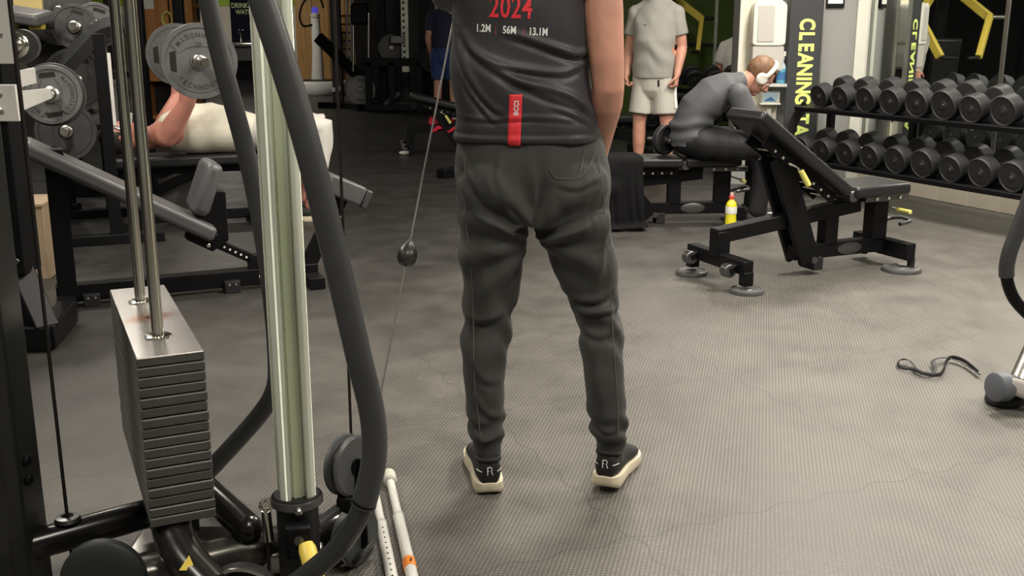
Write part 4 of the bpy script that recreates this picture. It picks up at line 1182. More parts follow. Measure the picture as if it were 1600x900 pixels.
def fold_lines(co, lines, Yp):
    """crisp creases: each line is (points in the picture plane, width, height, skew)"""
    x, z = co[:, 0], co[:, 2]; d = np.zeros(len(x))
    for pts, w, h in lines:
        P = spline([at(a, b, Yp) for a, b in pts], 4)
        best = np.full(len(x), 1e9); sgn = np.zeros(len(x)); par = np.zeros(len(x)); n = len(P) - 1
        for i in range(n):
            ax, az, bx, bz = P[i].x, P[i].z, P[i + 1].x, P[i + 1].z
            ux, uz = bx - ax, bz - az; l2 = ux * ux + uz * uz + 1e-12
            t = np.clip(((x - ax) * ux + (z - az) * uz) / l2, 0, 1)
            dx, dz = x - ax - t * ux, z - az - t * uz
            dd = np.sqrt(dx * dx + dz * dz); m = dd < best
            best = np.where(m, dd, best); sgn = np.where(m, np.sign(ux * dz - uz * dx), sgn); par = np.where(m, (i + t) / n, par)
        s = best * sgn / w
        env = np.sin(np.clip(par, .02, .98) * np.pi) ** .6
        d += h * env * (np.exp(-(s - .7) ** 2) - .9 * np.exp(-((s + .7) / .8) ** 2))
    return d

def shoe(parent, heel, yaw, lift=0.0, upper='shoeblack', sole='sole', detail=False, sc=1.0):
    """trainer: heel at y=0, toe towards +y; part of the wearer"""
    Ms = Matrix.Translation(Vector(heel)) @ Matrix.Rotation(yaw, 4, 'Z') @ Matrix.Rotation(-lift, 4, 'X') @ Matrix.Diagonal((sc, sc, sc, 1))
    if lift:   # pivot about the ball of the foot
        pv = Vector((0, .20, 0))
        Ms = Matrix.Translation(Vector(heel)) @ Matrix.Rotation(yaw, 4, 'Z') @ Matrix.Translation(pv) @ Matrix.Rotation(-lift, 4, 'X') @ Matrix.Translation(-pv) @ Matrix.Diagonal((sc, sc, sc, 1))
    ys = [0, .006, .02, .05, .09, .14, .19, .23, .26, .28, .288]
    hw = [.020, .030, .037, .040, .039, .039, .046, .048, .042, .030, .016]
    lo = [.016, .010, .003, .0, .0, .0, .0, .003, .010, .018, .024]
    hi = [.034, .036, .036, .035, .034, .033, .032, .032, .033, .034, .034]
    A_ = spline([(y, w, a) for y, w, a in zip(ys, hw, lo)], 4); B_ = spline([(y, h, 0) for y, h in zip(ys, hi)], 4)
    ys, hw, lo, hi = [p.x for p in A_], [p.y for p in A_], [p.z for p in A_], [p.y for p in B_]
    L = []
    for y, w, a, b in zip(ys, hw, lo, hi):
        L.append([Vector((w * .90, y, a)), Vector((w * 1.04, y, a + (b - a) * .35)), Vector((w, y, b)), Vector((0, y, b + .001)), Vector((-w, y, b)), Vector((-w * 1.04, y, a + (b - a) * .35)), Vector((-w * .90, y, a)), Vector((0, y, a))])
    so = MB().loft(L).xf(Ms).build('shoe_sole', M[sole], parent, sharp=60, world=True)
    yu = [.004, .015, .04, .08, .11, .15, .19, .23, .262, .279]
    wu = [.022, .030, .035, .036, .036, .038, .042, .042, .034, .018]
    hu = [.092, .104, .096, .090, .094, .090, .076, .062, .052, .042]
    A_ = spline([(y, w, h) for y, w, h in zip(yu, wu, hu)], 4); yu, wu, hu = [p.x for p in A_], [p.y for p in A_], [p.z for p in A_]
    L = []
    for y, w, h in zip(yu, wu, hu):
        ring = []
        for k in range(16):
            a = math.pi * 2 * k / 16
            cx = math.cos(a); sz = math.sin(a)
            zc = (h + .026) / 2; rz_ = (h - .026) / 2
            ring.append(Vector((w * math.copysign(abs(cx) ** .75, cx) * (1.0 if sz < .3 else 1.0 - .22 * sz), y, zc + rz_ * math.copysign(abs(sz) ** .8, sz))))
        L.append(ring)
    up = MB().loft(L).xf(Ms).build('shoe_upper', M[upper], parent, sharp=60, world=True)
    return Ms, so, up

# ============ the man at the cable machine (seen from behind)
hero = MB()
HY = 2.85
torso = [(.035, HY + .01, .90), (.030, HY + .01, 1.02), (.022, HY, 1.16), (.020, HY, 1.30), (.022, HY, 1.42), (.022, HY + .005, 1.49)]
torso_mb(hero, torso, [(.155, .10), (.15, .10), (.155, .105), (.17, .11), (.165, .10), (.09, .075)], (1, 0, 0))
shR, elR, wrR = Vector((.222, HY - .01, 1.425)), Vector((.252, HY - .055, 1.135)), Vector((.236, HY + .085, .925))
shL, elL, wrL = Vector((-.165, HY + .02, 1.425)), Vector((-.150, HY + .24, 1.34)), Vector((-.150, HY + .34, 1.535))
P, Q = arm_pts(shR, elR, wrR, 0, 1, 0, 1.0); hero.limb(P, Q, 20)
hero.ball((.262, HY - .068, 1.150), (.018, .016, .022))
P, Q = arm_pts(shL, elL, wrL, 0, 1, 0); hero.limb(P, Q, 20)
hand_mb(hero, wrR, Vector((-.15, .75, -.65)), Vector((-1, -.1, .1)), Vector((-.1, .6, .75)), .35)
hand_mb(hero, wrL, Vector((.12, .10, 1)), Vector((.1, 1, 0)), Vector((1, 0, 0)), .95)
MhH = head_mats((.025, HY + .05, 1.665), (-.08, 1, -.04), (0, 0, 1)); head_mb(hero, MhH)
hero.limb([(.022, HY + .005, 1.46), (.025, HY + .02, 1.58)], [.062, .058], 18)
for (cx, side_) in ((-.07, -1), (.283, 1)):       # ankles inside the cuffs, feet inside the shoes
    hero.limb([(cx + (.0 if cx < 0 else -.016), HY - .02, .28), (cx, HY - .03, .12), (cx, HY - .03, .075)], [.033, .025, .022], 14)
hero.limb([(-.058, HY, .92), (-.066, HY + .01, .50), (-.072, HY - .02, .28)], [.065, .040, .034], 16)
hero.limb([(.16, HY, .90), (.243, HY + .02, .50), (.266, HY - .015, .28)], [.065, .038, .034], 16)
hero.ball((.05, HY, .90), (.16, .10, .10))
hb = fuse(hero, .0055, 5)
base = Vector((.11, HY, 0)); hb.transform(Matrix.Translation(-base))
man = put('person', hb, M['skin'], sharp=0); man.location = base
tag(man, 'man seen from behind in charcoal tee and dark joggers pulling the cable', 'person')
add_eyes(man, MhH); add_hair(man, MhH, M['hairdark'])

# joggers
t = MB()
t.rings([(.047, HY, .76, .195, .115), (.056, HY, .80, .206, .128), (.058, HY, .846, .210, .135), (.055, HY, .90, .208, .135), (.049, HY, .955, .202, .128), (.046, HY, 1.02, .188, .120), (.044, HY, 1.06, .178, .112)], 32, 2.25)
t.ball((-.045, HY - .045, .865), (.100, .095, .105)); t.ball((.155, HY - .045, .865), (.105, .095, .105))
def leg_rows(rows): t.rings(rows, 24, 2.1)
leg_rows([(-.050, HY, .80, .096, .120), (-.051, HY + .005, .731, .0955, .116), (-.056, HY + .01, .632, .085, .100), (-.064, HY + .015, .55, .076, .086), (-.070, HY + .02, .484, .070, .078), (-.075, HY + .005, .41, .066, .076), (-.079, HY - .010, .334, .0615, .074), (-.077, HY - .02, .27, .0565, .068), (-.075, HY - .025, .218, .052, .062), (-.071, HY - .03, .165, .048, .056), (-.070, HY - .03, .140, .0465, .052)])
leg_rows([(.158, HY, .80, .105, .120), (.170, HY + .005, .731, .108, .116), (.206, HY + .015, .632, .086, .100), (.228, HY + .025, .55, .071, .086), (.244, HY + .028, .484, .0615, .076), (.254, HY + .01, .41, .059, .075), (.260, HY - .008, .334, .058, .074), (.265, HY - .018, .27, .0575, .070), (.268, HY - .025, .218, .0565, .065), (.276, HY - .03, .165, .051, .058), (.281, HY - .03, .140, .047, .053)])
t.limb([(-.0695, HY - .03, .145), (-.069, HY - .032, .085)], [(.0435, .048), (.0395, .044)], 20, side=(1, 0, 0))
t.limb([(.2815, HY - .03, .145), (.283, HY - .032, .090)], [(.0435, .048), (.0395, .044)], 20, side=(1, 0, 0))
TR_FOLDS = [
    ([(738, 318), (770, 335), (805, 352), (826, 362)], .012, -.013),
    ([(795, 320), (810, 340), (828, 360)], .009, -.010),
    ([(918, 340), (890, 352), (862, 366), (848, 372)], .012, .013),
    ([(716, 262), (730, 295), (752, 322)], .012, -.010),
    ([(720, 235), (735, 262), (748, 285)], .009, -.007),
    ([(868, 455), (905, 472), (940, 470), (966, 452)], .012, .010),
    ([(890, 480), (915, 492), (945, 490), (970, 494)], .011, .010),
    ([(902, 520), (930, 530), (968, 524)], .012, .006),
    ([(724, 500), (755, 505), (795, 490)], .012, .007),
    ([(735, 610), (755, 640), (785, 655)], .010, .006),
    ([(738, 672), (758, 686), (784, 678)], .007, .007),
    ([(918, 655), (945, 672), (976, 662)], .009, .007),
    ([(730, 560), (752, 590), (786, 600)], .012, .005),
    ([(780, 240), (775, 270), (783, 300)], .010, .005),
    ([(955, 330), (950, 380), (940, 430)], .012, -.007),
    ([(868, 285), (900, 290), (935, 276)], .010, .006),
]
def tr_disp(co, no):
    x, y, z = co[:, 0], co[:, 1] - HY, co[:, 2]
    lx = np.where(x < .05, x + .06, x - .24)
    d = np.zeros(len(x))
    # bunched cloth above the cuffs, behind the knees
    for (z0, s0, f, a) in ((.185, .05, 95, .006), (.47, .09, 55, .0065)):
        d += a * np.exp(-((z - z0) / s0) ** 2) * np.sin(f * z + 9 * lx + 2.2 * np.sin(22 * lx + 30 * y))
    # drag lines fanning from the crotch over the seat and thighs
    ang = np.arctan2(z - .70, np.abs(x - .055) + .02)
    rad = np.sqrt((z - .70) ** 2 + (x - .055) ** 2)
    d += .0085 * np.exp(-((rad - .14) / .09) ** 2) * np.sin(ang * 11 + rad * 16 + np.where(x < .055, 0, 1.0)) * (y < .03)
    # seat cleft
    d -= .012 * np.exp(-((x - .053 - .02 * np.sin(z * 9)) / .016) ** 2) * np.exp(-((z - .83) / .10) ** 2) * (y < 0)
    # long soft folds at the sides
    d += .0035 * np.sin(42 * x + 5 * z + 1.5 * np.sin(12 * z)) * np.exp(-((z - .90) / .12) ** 2)
    d += .0022 * np.sin(26 * z + 20 * lx + 2 * np.sin(30 * lx)) * (z < .70)
    d += np.where((z < .150) & (z > .138), -.003, 0)
    d += (y < .02) * fold_lines(co, TR_FOLDS, HY - .06)
    return d
tm = fuse(t, .0055, 5, tr_disp)
trs = put('joggers', tm, M['trousers'], man, sharp=0, world=True)
tag(trs, 'dark grey jogger trousers with ribbed cuffs')
bvh = BVHTree.FromObject(trs, bpy.context.evaluated_depsgraph_get()) if False else None
def surf_pts(ob, pts, d=(0, 1, 0), lift=.0012):
    """drop points onto a garment along d (garment vertices are local to the wearer)"""
    me = ob.data; w = wmat(ob)
    bt = BVHTree.FromPolygons([w @ v.co for v in me.vertices], [p.vertices[:] for p in me.polygons])
    out = []
    for p in pts:
        h = bt.ray_cast(Vector(p) - Vector(d) * .6, Vector(d))
        out.append((h[0] + h[1] * lift) if h[0] else Vector(p))
    return out, bt
pk = [(.098, 0, .925), (.112, 0, .903), (.140, 0, .900), (.172, 0, .902), (.185, 0, .912), (.205, 0, .935), (.214, 0, .965)]
q, _ = surf_pts(trs, [(x, HY, z) for x, _, z in spline([(a, 0, c) for a, b, c in pk], 5)])
MB().tube(q, .0014, 6).build('pocket_stitch', M['seam'], trs, world=True)
q, _ = surf_pts(trs, [(x, HY, z) for x, _, z in spline([(.172, 0, .903), (.181, 0, .93), (.188, 0, .97)], 5)])
MB().tube(q, .0014, 6).build('pocket_stitch', M['seam'], trs, world=True)
for sd in (-1, 1):
    zz = [.95, .88, .80, .70, .60, .50, .40, .30, .22, .17]
    Xs = np.interp(zz, [.12, .218, .334, .484, .632, .731, .846, .976], [-.085, -.092, -.105, -.105, -.108, -.118, -.125, -.123] if sd < 0 else [.30, .295, .288, .276, .262, .252, .24, .22])
    q, _ = surf_pts(trs, [(a, HY, b) for a, b in zip(Xs, zz)])
    MB().tube(spline(q, 3), .0013, 6).build('side_seam', M['seam'], trs, world=True)

# tee
s = MB()
s.rings([(.042, HY, .988, .198, .132), (.040, HY, 1.00, .197, .133), (.038, HY, 1.05, .192, .130), (.031, HY, 1.11, .187, .128), (.026, HY, 1.17, .184, .127), (.023, HY, 1.25, .181, .126), (.021, HY, 1.33, .181, .126), (.022, HY, 1.40, .184, .122), (.024, HY, 1.46, .165, .105), (.023, HY + .005, 1.505, .10, .085), (.022, HY + .01, 1.53, .066, .068)], 36, 2.4)
s.limb([(-.150, HY + .01, 1.43), (-.055, HY + .005, 1.485), (.10, HY + .005, 1.485), (.205, HY - .005, 1.43)], [.066, .055, .055, .068], 18)
P, Q = arm_pts(shR, elR, wrR, 0, .125, .013); s.limb(P, Q, 20, f1=True)
P, Q = arm_pts(shL, elL, wrL, 0, .26, .018); s.limb(P, Q, 20, f1=True)
TEE_FOLDS = [
    ([(792, 55), (840, 70), (880, 84), (905, 90), (925, 82)], .010, .011),
    ([(714, 45), (742, 88), (790, 120), (850, 150), (925, 178)], .011, .010),
    ([(712, 58), (722, 100), (742, 140), (765, 168), (790, 182)], .009, .009),
    ([(735, 80), (775, 102), (820, 112), (880, 118), (912, 106)], .009, .007),
    ([(716, 110), (735, 150), (758, 180), (775, 195)], .008, .007),
    ([(800, 128), (850, 140), (900, 160), (930, 190)], .010, .008),
    ([(712, 186), (760, 190), (830, 186), (900, 192)], .006, .005),
    ([(860, 170), (890, 180), (930, 200)], .007, .006),
]
def tee_disp(co, no):
    x, y, z = co[:, 0] - .03, co[:, 1] - HY, co[:, 2]
    back = (y < .04)
    m1 = np.exp(-((z - 1.14) / .10) ** 2)
    ph = .62 * x + .80 * z
    d = .006 * m1 * back * np.sin(30 * ph + 1.6 * np.sin(9 * x + 3 * z))
    d += back * fold_lines(co, TEE_FOLDS, HY - .12)
    d += .008 * np.exp(-((z - 1.10) / .09) ** 2) * np.exp(-((x + .12) / .09) ** 2) * np.sin(44 * (x + .45 * z)) * back
    d += .0028 * np.exp(-((z - 1.03) / .05) ** 2) * np.sin(36 * x + 22 * z)
    d += .0016 * np.exp(-((z - 1.0) / .006) ** 2) - .0022 * np.exp(-((z - 1.012) / .005) ** 2)
    d += .002 * np.sin(18 * x + 25 * z)
    return d
sm = fuse(s, .0055, 3, tee_disp)
tee = put('tee_shirt', sm, M['tee'], man, sharp=0, world=True)
tag(tee, 'charcoal sports tee with red and white print on the back')
# neck rib and sleeve trim
MB().tube([Vector((.022 + .062 * math.cos(a), HY + .012 + .064 * math.sin(a), 1.528)) for a in [i * math.pi / 12 for i in range(24)]], .007, 8, closed=True).build('collar', M['tee'], tee, world=True)
# printed lettering, laid onto the cloth
_, bt_tee = surf_pts(tee, [])
def cloth_text(name, txt, size, mt, cx, cz, bold, width=1.0, rot=0.0, par=tee, lift=.0014):
    me = text_mesh(txt, size, bold, 0.0, 'CENTER', width)
    bm = bmesh.new(); bm.from_mesh(me)
    bmesh.ops.triangulate(bm, faces=bm.faces)
    for _ in range(2):
        lng = [e for e in bm.edges if e.calc_length() > size * .16]
        if lng: bmesh.ops.subdivide_edges(bm, edges=lng, cuts=1)
        bmesh.ops.triangulate(bm, faces=bm.faces)
    c_, s_ = math.cos(rot), math.sin(rot)
    for v in bm.verts:
        X = cx + v.co.x * c_ - v.co.y * s_; Z = cz + v.co.x * s_ + v.co.y * c_
        h = bt_tee.ray_cast(Vector((X, HY - .6, Z)), Vector((0, 1, 0)))
        v.co = (h[0] + Vector((0, -lift, 0))) if h[0] else Vector((X, HY - .13, Z))
    bm.to_mesh(me); bm.free()
    return put(name, me, mt, par, sharp=0, world=True)
SY = HY - .12
def tx(px, py): return at(px, py, SY)
p = tx(798, 13); cloth_text('print_year', '2024', .075, M['red'], p.x, p.z, .0010, .70, R(-2.5))
p = tx(755, 44.5); cloth_text('print_distance', '1.2M', .026, M['whiteprint'], p.x, p.z, .0008, .72, R(-2))
p = tx(796, 47.5); cloth_text('print_distance', '56M', .026, M['whiteprint'], p.x, p.z, .0008, .72, R(-2))
p = tx(841, 50); cloth_text('print_distance', '13.1M', .026, M['whiteprint'], p.x, p.z, .0008, .72, R(-2))
for px_, c_ in ((774.5, 46), (818, 48.5)):
    p = tx(px_, c_); cloth_text('print_divider', '|', .024, M['red'], p.x, p.z, -.0004, .8)
# red woven tag running down to the hem
def tag_strip():
    nu, nv = 5, 26; vs = []; fs = []
    a, b = tx(806, 147), tx(803, 217)
    for j in range(nv):
        t_ = j / (nv - 1)
        for i in range(nu):
            X = a.x + (b.x - a.x) * t_ + (i / (nu - 1) - .5) * .033; Z = a.z + (.985 - a.z) * t_
            h = bt_tee.ray_cast(Vector((X, HY - .6, max(Z, .9895))), Vector((0, 1, 0)))
            q = h[0] if h[0] else Vector((X, SY, Z))
            vs.append(Vector((X, q.y - .0016, Z)))
    for j in range(nv - 1):
        for i in range(nu - 1):
            k = j * nu + i; fs.append((k, k + 1, k + nu + 1, k + nu))
    o = MB().add(vs, fs).build('red_tag', M['red'], tee, sharp=0, world=True)
    so = o.modifiers.new('s', 'SOLIDIFY'); so.thickness = .0012
    p = tx(807, 168); cloth_text('tag_text', 'BCCI', .017, M['whiteprint'], p.x, p.z, .0005, .95, R(88), lift=.0034, par=tee)
tag_strip()
# shoes
Ms, so, up = shoe(man, (-.062, 2.742, .0), R(8), sc=1.06)
def shoe_marks(Ms, up):
    def w(x, y, z): return Ms @ Vector((x, y, z))
    MB().tube([w(.006 * math.cos(a) , -.0005, .076 + .006 * math.sin(a)) for a in [R(-60 + 30 * i) for i in range(11)]], .0013, 6).build('shoe_logo', M['whiteprint'], up, world=True)
    MB().tube([w(-.006, -.0005, .082), w(-.006, -.0005, .060)], .0013, 6).build('shoe_logo', M['whiteprint'], up, world=True)
    MB().tube([w(.004, -.0005, .070), w(.008, .000, .060)], .0013, 6).build('shoe_logo', M['whiteprint'], up, world=True)
    for sx in (-1, 1):
        MB().tube([w(sx * .020, .004, .068), w(sx * .029, .012, .070), w(sx * .033, .022, .071)], .0013, 6).build('reflective_dash', M['whiteprint'], up, world=True)
    MB().tube([w(.030 * math.cos(a), .0375 + .034 * math.sin(a), .094 + .006 * math.sin(-a)) for a in [i * math.pi / 10 for i in range(20)]], .006, 8, closed=True).build('shoe_collar', M['shoeblack'], up, world=True)
shoe_marks(Ms, up)
Ms, so, up = shoe(man, (.258, 2.746, .0), R(-19), lift=R(5), sc=1.06); shoe_marks(Ms, up)
# small handle in his left hand, on the end of the cable
hd = thing('pull_stirrup', 'black pull stirrup on the cable end held up by the man', 'cable attachment', CBe)
MB().cyl(CBe + Vector((-.05, .03, .10)), CBe + Vector((.06, .03, .10)), .016, n=16).build('grip', M['rubber'], hd, world=True)
MB().tube([CBe + Vector((-.05, .03, .10)), CBe + Vector((-.03, .01, .04)), CBe, CBe + Vector((.04, .01, .04)), CBe + Vector((.06, .03, .10))], .006, 8).build('strap', M['cableblack'], hd, world=True)

# ============ generic dressed figure
def figure(label, base, skin, spine, srad, across, arms, legs, head, garments, vox=.009, hair=None, feet=None, asc=1.0, eyes=True):
    b = MB()
    torso_mb(b, spine, srad, across)
    for (sh, el, wr, hd_, pn, th, cu) in arms:
        P, Q = arm_pts(sh, el, wr, 0, 1, 0, asc); b.limb(P, Q, 18)
        hand_mb(b, wr, hd_, pn, th, cu)
    for (hp, kn, an) in legs:
        P, Q = leg_pts(hp, kn, an, 0, 1, 0); b.limb(P, Q, 18)
    Mh = head_mats(*head); head_mb(b, Mh)
    b.limb([spine[-1], Vector(spine[-1]).lerp(Vector(head[0]), .6)], [.062, .056], 16)
    me = fuse(b, min(vox, .0065), 4)
    base = Vector(base); me.transform(Matrix.Translation(-base))
    o = put('person', me, M[skin], sharp=0); o.location = base
    tag(o, label, 'person')
    if eyes: add_eyes(o, Mh)
    if hair: add_hair(o, Mh, M[hair])
    for g in garments: g(o)
    return o, Mh
def garment(name, mt, builder, disp=None, vox=.009, smooth=4, label=None):
    def g(o):
        b = MB(); builder(b)
        me = fuse(b, vox, smooth, disp)
        x = put(name, me, M[mt], o, sharp=0, world=True)
        if label: tag(x, label)
        g.ob = x
    return g

# ============ man standing in a grey tee
SX, SYm = 1.19, 9.0
fw = Vector((-.42, -.91, 0)).normalized(); ac = Vector((.91, -.42, 0))
Bs = Vector((SX, SYm, 0))
def sp3(a, f, z): return Bs + ac * a + fw * f + Vector((0, 0, z))
spine = [sp3(0, 0, .93), sp3(0, .02, 1.04), sp3(0, .03, 1.16), sp3(0, .01, 1.30), sp3(0, -.01, 1.41), sp3(0, -.01, 1.47)]
srad = [(.165, .115), (.17, .125), (.172, .13), (.178, .12), (.17, .10), (.085, .07)]
armL = (sp3(.172, -.01, 1.385), sp3(.222, -.03, 1.12), sp3(.215, .07, .89), Vector((0, .0, -1)) + fw * .15, -ac, fw, 1.0)
armR = (sp3(-.172, -.01, 1.385), sp3(-.24, -.05, 1.12), sp3(-.222, .05, .89), Vector((0, 0, -1)) + fw * .15, ac, fw, 1.0)
legs = [(sp3(-.095, 0, .90), sp3(-.115, .01, .49), sp3(-.125, -.02, .09)), (sp3(.095, 0, .90), sp3(.125, .01, .49), sp3(.14, -.02, .09))]
def g_tee(b):
    torso_mb(b, [sp3(0, .01, .865)] + spine[1:], [(.183, .140), (.178, .148), (.177, .150), (.182, .138), (.175, .112), (.095, .082)], ac, f0=True)
    b.limb([sp3(-.165, -.01, 1.385), sp3(-.07, -.012, 1.455), sp3(.07, -.012, 1.455), sp3(.165, -.01, 1.385)], [.066, .062, .062, .066], 18)
    for a_ in (armL, armR):
        P, Q = arm_pts(a_[0], a_[1], a_[2], 0, .33, .014); Q[-1] += .006; b.limb(P, Q, 18, f1=True)
def stand_disp(co, no):
    q = (co - np.array(Bs)) @ np.array([[ac.x, fw.x], [ac.y, fw.y], [0, 0]])
    z = co[:, 2]; a = q[:, 0]
    return .006 * np.sin(34 * (z + .55 * np.abs(a)) + 9 * a + 1.5 * np.sin(16 * a)) * np.exp(-((z - 1.05) / .14) ** 2) + .003 * np.sin(18 * z + 22 * a) + .004 * np.sin(40 * (a + .5 * z)) * np.exp(-((z - 1.34) / .07) ** 2)
def g_shorts(b):
    b.limb([sp3(0, 0, 1.0), sp3(0, 0, .86), sp3(0, 0, .80)], [(.165, .128), (.172, .134), (.168, .125)], 24, side=ac)
    for (hp, kn, an) in legs:
        o2 = (Vector(hp) - Bs).dot(ac)
        b.limb([Vector(hp), Bs + ac * (o2 * 1.06) + Vector((0, 0, .70)), Bs + ac * (o2 * 1.13) + Vector((0, 0, .570))], [(.085, .105), (.098, .118), (.108, .126)], 20, side=ac, f1=True)
man2, _ = figure('man standing beside the dumbbells in light grey tee and pale shorts', Bs, 'skin', spine, srad, ac, [armL, armR], legs,
    (sp3(0, .02, 1.635), fw, (0, 0, 1)),
    [garment('tee_shirt', 'teegrey', g_tee, stand_disp, label='light grey tee'), garment('shorts', 'shortsgrey', g_shorts, folds(.004, (8, 3, 5), 1.0), label='pale grey shorts with white side stripe')], hair='hairdark')
sh2 = [c for c in man2.children if c.name.startswith('shorts')][0]
tb = [c for c in man2.children if c.name.startswith('tee')][0]
q, _ = surf_pts(sh2, [sp3(.19, .0, z) + Vector((.0, 0, 0)) for z in (.62, .70, .78, .86)], d=(-ac.x * .55 + fw.x * -.8, -ac.y * .55 + fw.y * -.8, 0))
for off in (0, .018, .036):
    MB().tube([p_ + fw * off for p_ in q], [(.0055, .003)] * len(q), 8).build('side_stripe', M['whiteprint'], sh2, world=True)
q, _ = surf_pts(tb, [sp3(-.06, 0, 1.29), sp3(-.035, 0, 1.29)], d=tuple(-fw))
MB().tube(q, .003, 6).build('chest_logo', M['banner'], tb, world=True)
q, _ = surf_pts(sh2, [sp3(.075, 0, .85), sp3(.075, 0, .80)], d=tuple(-fw))
MB().tube(q, .008, 8).build('drawcord', M['cableblack'], sh2, world=True)
for (hp, kn, an) in legs:
    a_ = Vector(an); yaw_ = math.atan2(-fw.x, fw.y)
    shoe(man2, a_ - fw * .07 - Vector((0, 0, .09)), yaw_, upper='shoeblack', sole='sole')

# ============ man seated on the flat bench, bent forward
NB = 6.985
def q3(x, l, z): return Vector((x, NB + l, z))
spine = [q3(1.17, 0, .545), q3(1.165, 0, .64), q3(1.215, 0, .75), q3(1.315, 0, .845), q3(1.42, 0, .90), q3(1.475, 0, .925)]
srad = [(.13, .075), (.14, .09), (.15, .10), (.16, .105), (.145, .088), (.075, .065)]
acs = (0, 1, 0)
aN = (q3(1.435, -.185, .865), q3(1.56, -.21, .605), q3(1.72, -.10, .535), Vector((.8, .5, -.2)), Vector((0, .2, -1)), Vector((.2, 1, 0)), .4)
aF = (q3(1.435, .185, .865), q3(1.58, .21, .605), q3(1.73, .08, .545), Vector((.8, -.5, -.2)), Vector((0, -.2, -1)), Vector((.2, -1, 0)), .4)
legsS = [(q3(1.22, -.10, .548), q3(1.645, -.17, .515), q3(1.60, -.17, .10)), (q3(1.22, .10, .548), q3(1.66, .17, .515), q3(1.64, .17, .10))]
def g_long(b):
    torso_mb(b, [q3(1.185, 0, .535)] + spine[1:], [(.190, .142), (.176, .130), (.172, .126), (.180, .126), (.165, .105), (.085, .072)], acs, f0=True)
    for a_ in (aN, aF):
        P, Q = arm_pts(a_[0], a_[1], a_[2], 0, .93, .014); b.limb(P, Q, 18)
def g_trk(b):
    b.limb([q3(1.16, 0, .545), q3(1.25, 0, .55)], [(.19, .098), (.19, .098)], 24, side=acs)
    for l_ in legsS:
        P, Q = leg_pts(*l_, 0, .985, .018); Q = [max(x, .058) for x in Q]; b.limb(P, Q, 18)
hc = q3(1.605, .0, .965)
def seat_disp(co, no):
    x, y, z = co[:, 0], co[:, 1], co[:, 2]
    low = np.exp(-((z - .62) / .09) ** 2) * (x < 1.4)
    return .009 * low * np.sin(70 * z + 10 * x + 2 * np.sin(14 * x)) + .002 * np.sin(20 * x + 25 * z + 12 * y)
man3, Mh3 = figure('man sitting bent forward on the flat bench in slate top wearing white headphones', (1.3, NB, 0), 'skin', spine, srad, acs, [aN, aF], legsS,
    (hc, (.66, .16, -.74), (.74, 0, .66)),
    [garment('long_sleeve_top', 'longsleeve', g_long, seat_disp, label='slate grey long-sleeved top'), garment('track_trousers', 'trackblack', g_trk, folds(.004, (14, 2, 10), .3), label='black track trousers')], hair='hairbrown')
for l_ in legsS:
    shoe(man3, Vector(l_[2]) + Vector((-.075, 0, -.10)), R(-90), upper='shoeblack', sole='shoeblack')
    MB().tube([Vector(l_[2]) + Vector((.10, -.046, -.055)), Vector(l_[2]) + Vector((.14, -.048, -.055))], .006, 6).build('shoe_flash', M['whiteprint'], man3, world=True)
hp = thing('headphones', 'white over-ear headphones worn by the seated man', 'headphones', hc)
for s_ in (-1, 1):
    pz = MB().lathe([(.030, 0), (.038, .006), (.038, .022), (.028, .032), (.0, .033)], (s_ * .070, -.005, -.008), (s_, 0, 0), 24).xf(Mh3).build('ear_cup', M['whiteplastic'], hp, world=True)
pts = [Mh3 @ Vector((.103 * math.cos(a), -.002, .036 + .104 * math.sin(a))) for a in [R(-12 + i * 12) for i in range(18)]]
MB().tube(pts, [(.006, .014)] * len(pts), 8, side=Mh3.to_3x3() @ Vector((0, 1, 0)) if False else None).build('headband', M['whiteplastic'], hp, world=True)

# ============ man lying on the press bench
fL = Vector((.93, .37, 0)).normalized(); nL = Vector((.37, -.93, 0)).normalized()   # towards the feet, towards the camera
C0 = Vector((-2.12, 6.95, .60))
def l3(a, n_, z): return Vector((C0.x, C0.y, 0)) + fL * a + nL * n_ + Vector((0, 0, z))
spine = [l3(.43, 0, .59), l3(.30, 0, .61), l3(.15, 0, .63), l3(-.01, 0, .63), l3(-.14, 0, .605), l3(-.22, 0, .59)]
srad = [(.165, .105), (.16, .115), (.165, .125), (.18, .13), (.165, .10), (.08, .07)]
hzB = 1.075
lN = (l3(-.15, .195, .60), l3(-.02, .30, .81), l3(.03, .36, 1.055), Vector((-.05, .0, 1)), -fL * .2 + Vector((0, 0, .2)) + fL * -.8, -nL, 1.0)
lF = (l3(-.15, -.195, .60), l3(-.02, -.30, .81), l3(.03, -.36, 1.055), Vector((-.05, .0, 1)), -fL, nL, 1.0)
legsL = [(l3(.46, .10, .585), l3(.86, .15, .62), l3(.74, .17, .10)), (l3(.46, -.10, .585), l3(.87, -.16, .63), l3(.76, -.17, .10))]
def g_vest(b):
    torso_mb(b, [l3(.38, 0, .60)] + spine[1:5] + [l3(-.17, 0, .60)], [(.178, .130), (.180, .150), (.185, .165), (.192, .162), (.135, .115), (.10, .085)], nL)
def g_sh(b):
    b.limb([l3(.34, 0, .59), l3(.50, 0, .59)], [(.182, .122), (.185, .12)], 24, side=nL)
    for l_ in legsL:
        P, Q = leg_pts(*l_, 0, .80, .030); Q = [max(x, .075) for x in Q]; b.limb(P, Q, 18, f1=True)
man4, _ = figure('man lying on the press bench in cream vest pushing the barbell up', (C0.x, C0.y, .47), 'skinpink', spine, srad, nL, [lN, lF], legsL,
    (l3(-.41, 0, .60), (0, 0, 1), tuple(-fL)),
    [garment('vest', 'creamtee', g_vest, folds(.0022, (9, 5, 15), .9), label='cream sleeveless vest'), garment('long_shorts', 'whiteshorts', g_sh, folds(.004, (10, 6, 9), .2), label='off-white shorts')], hair='hairdark', asc=1.22)
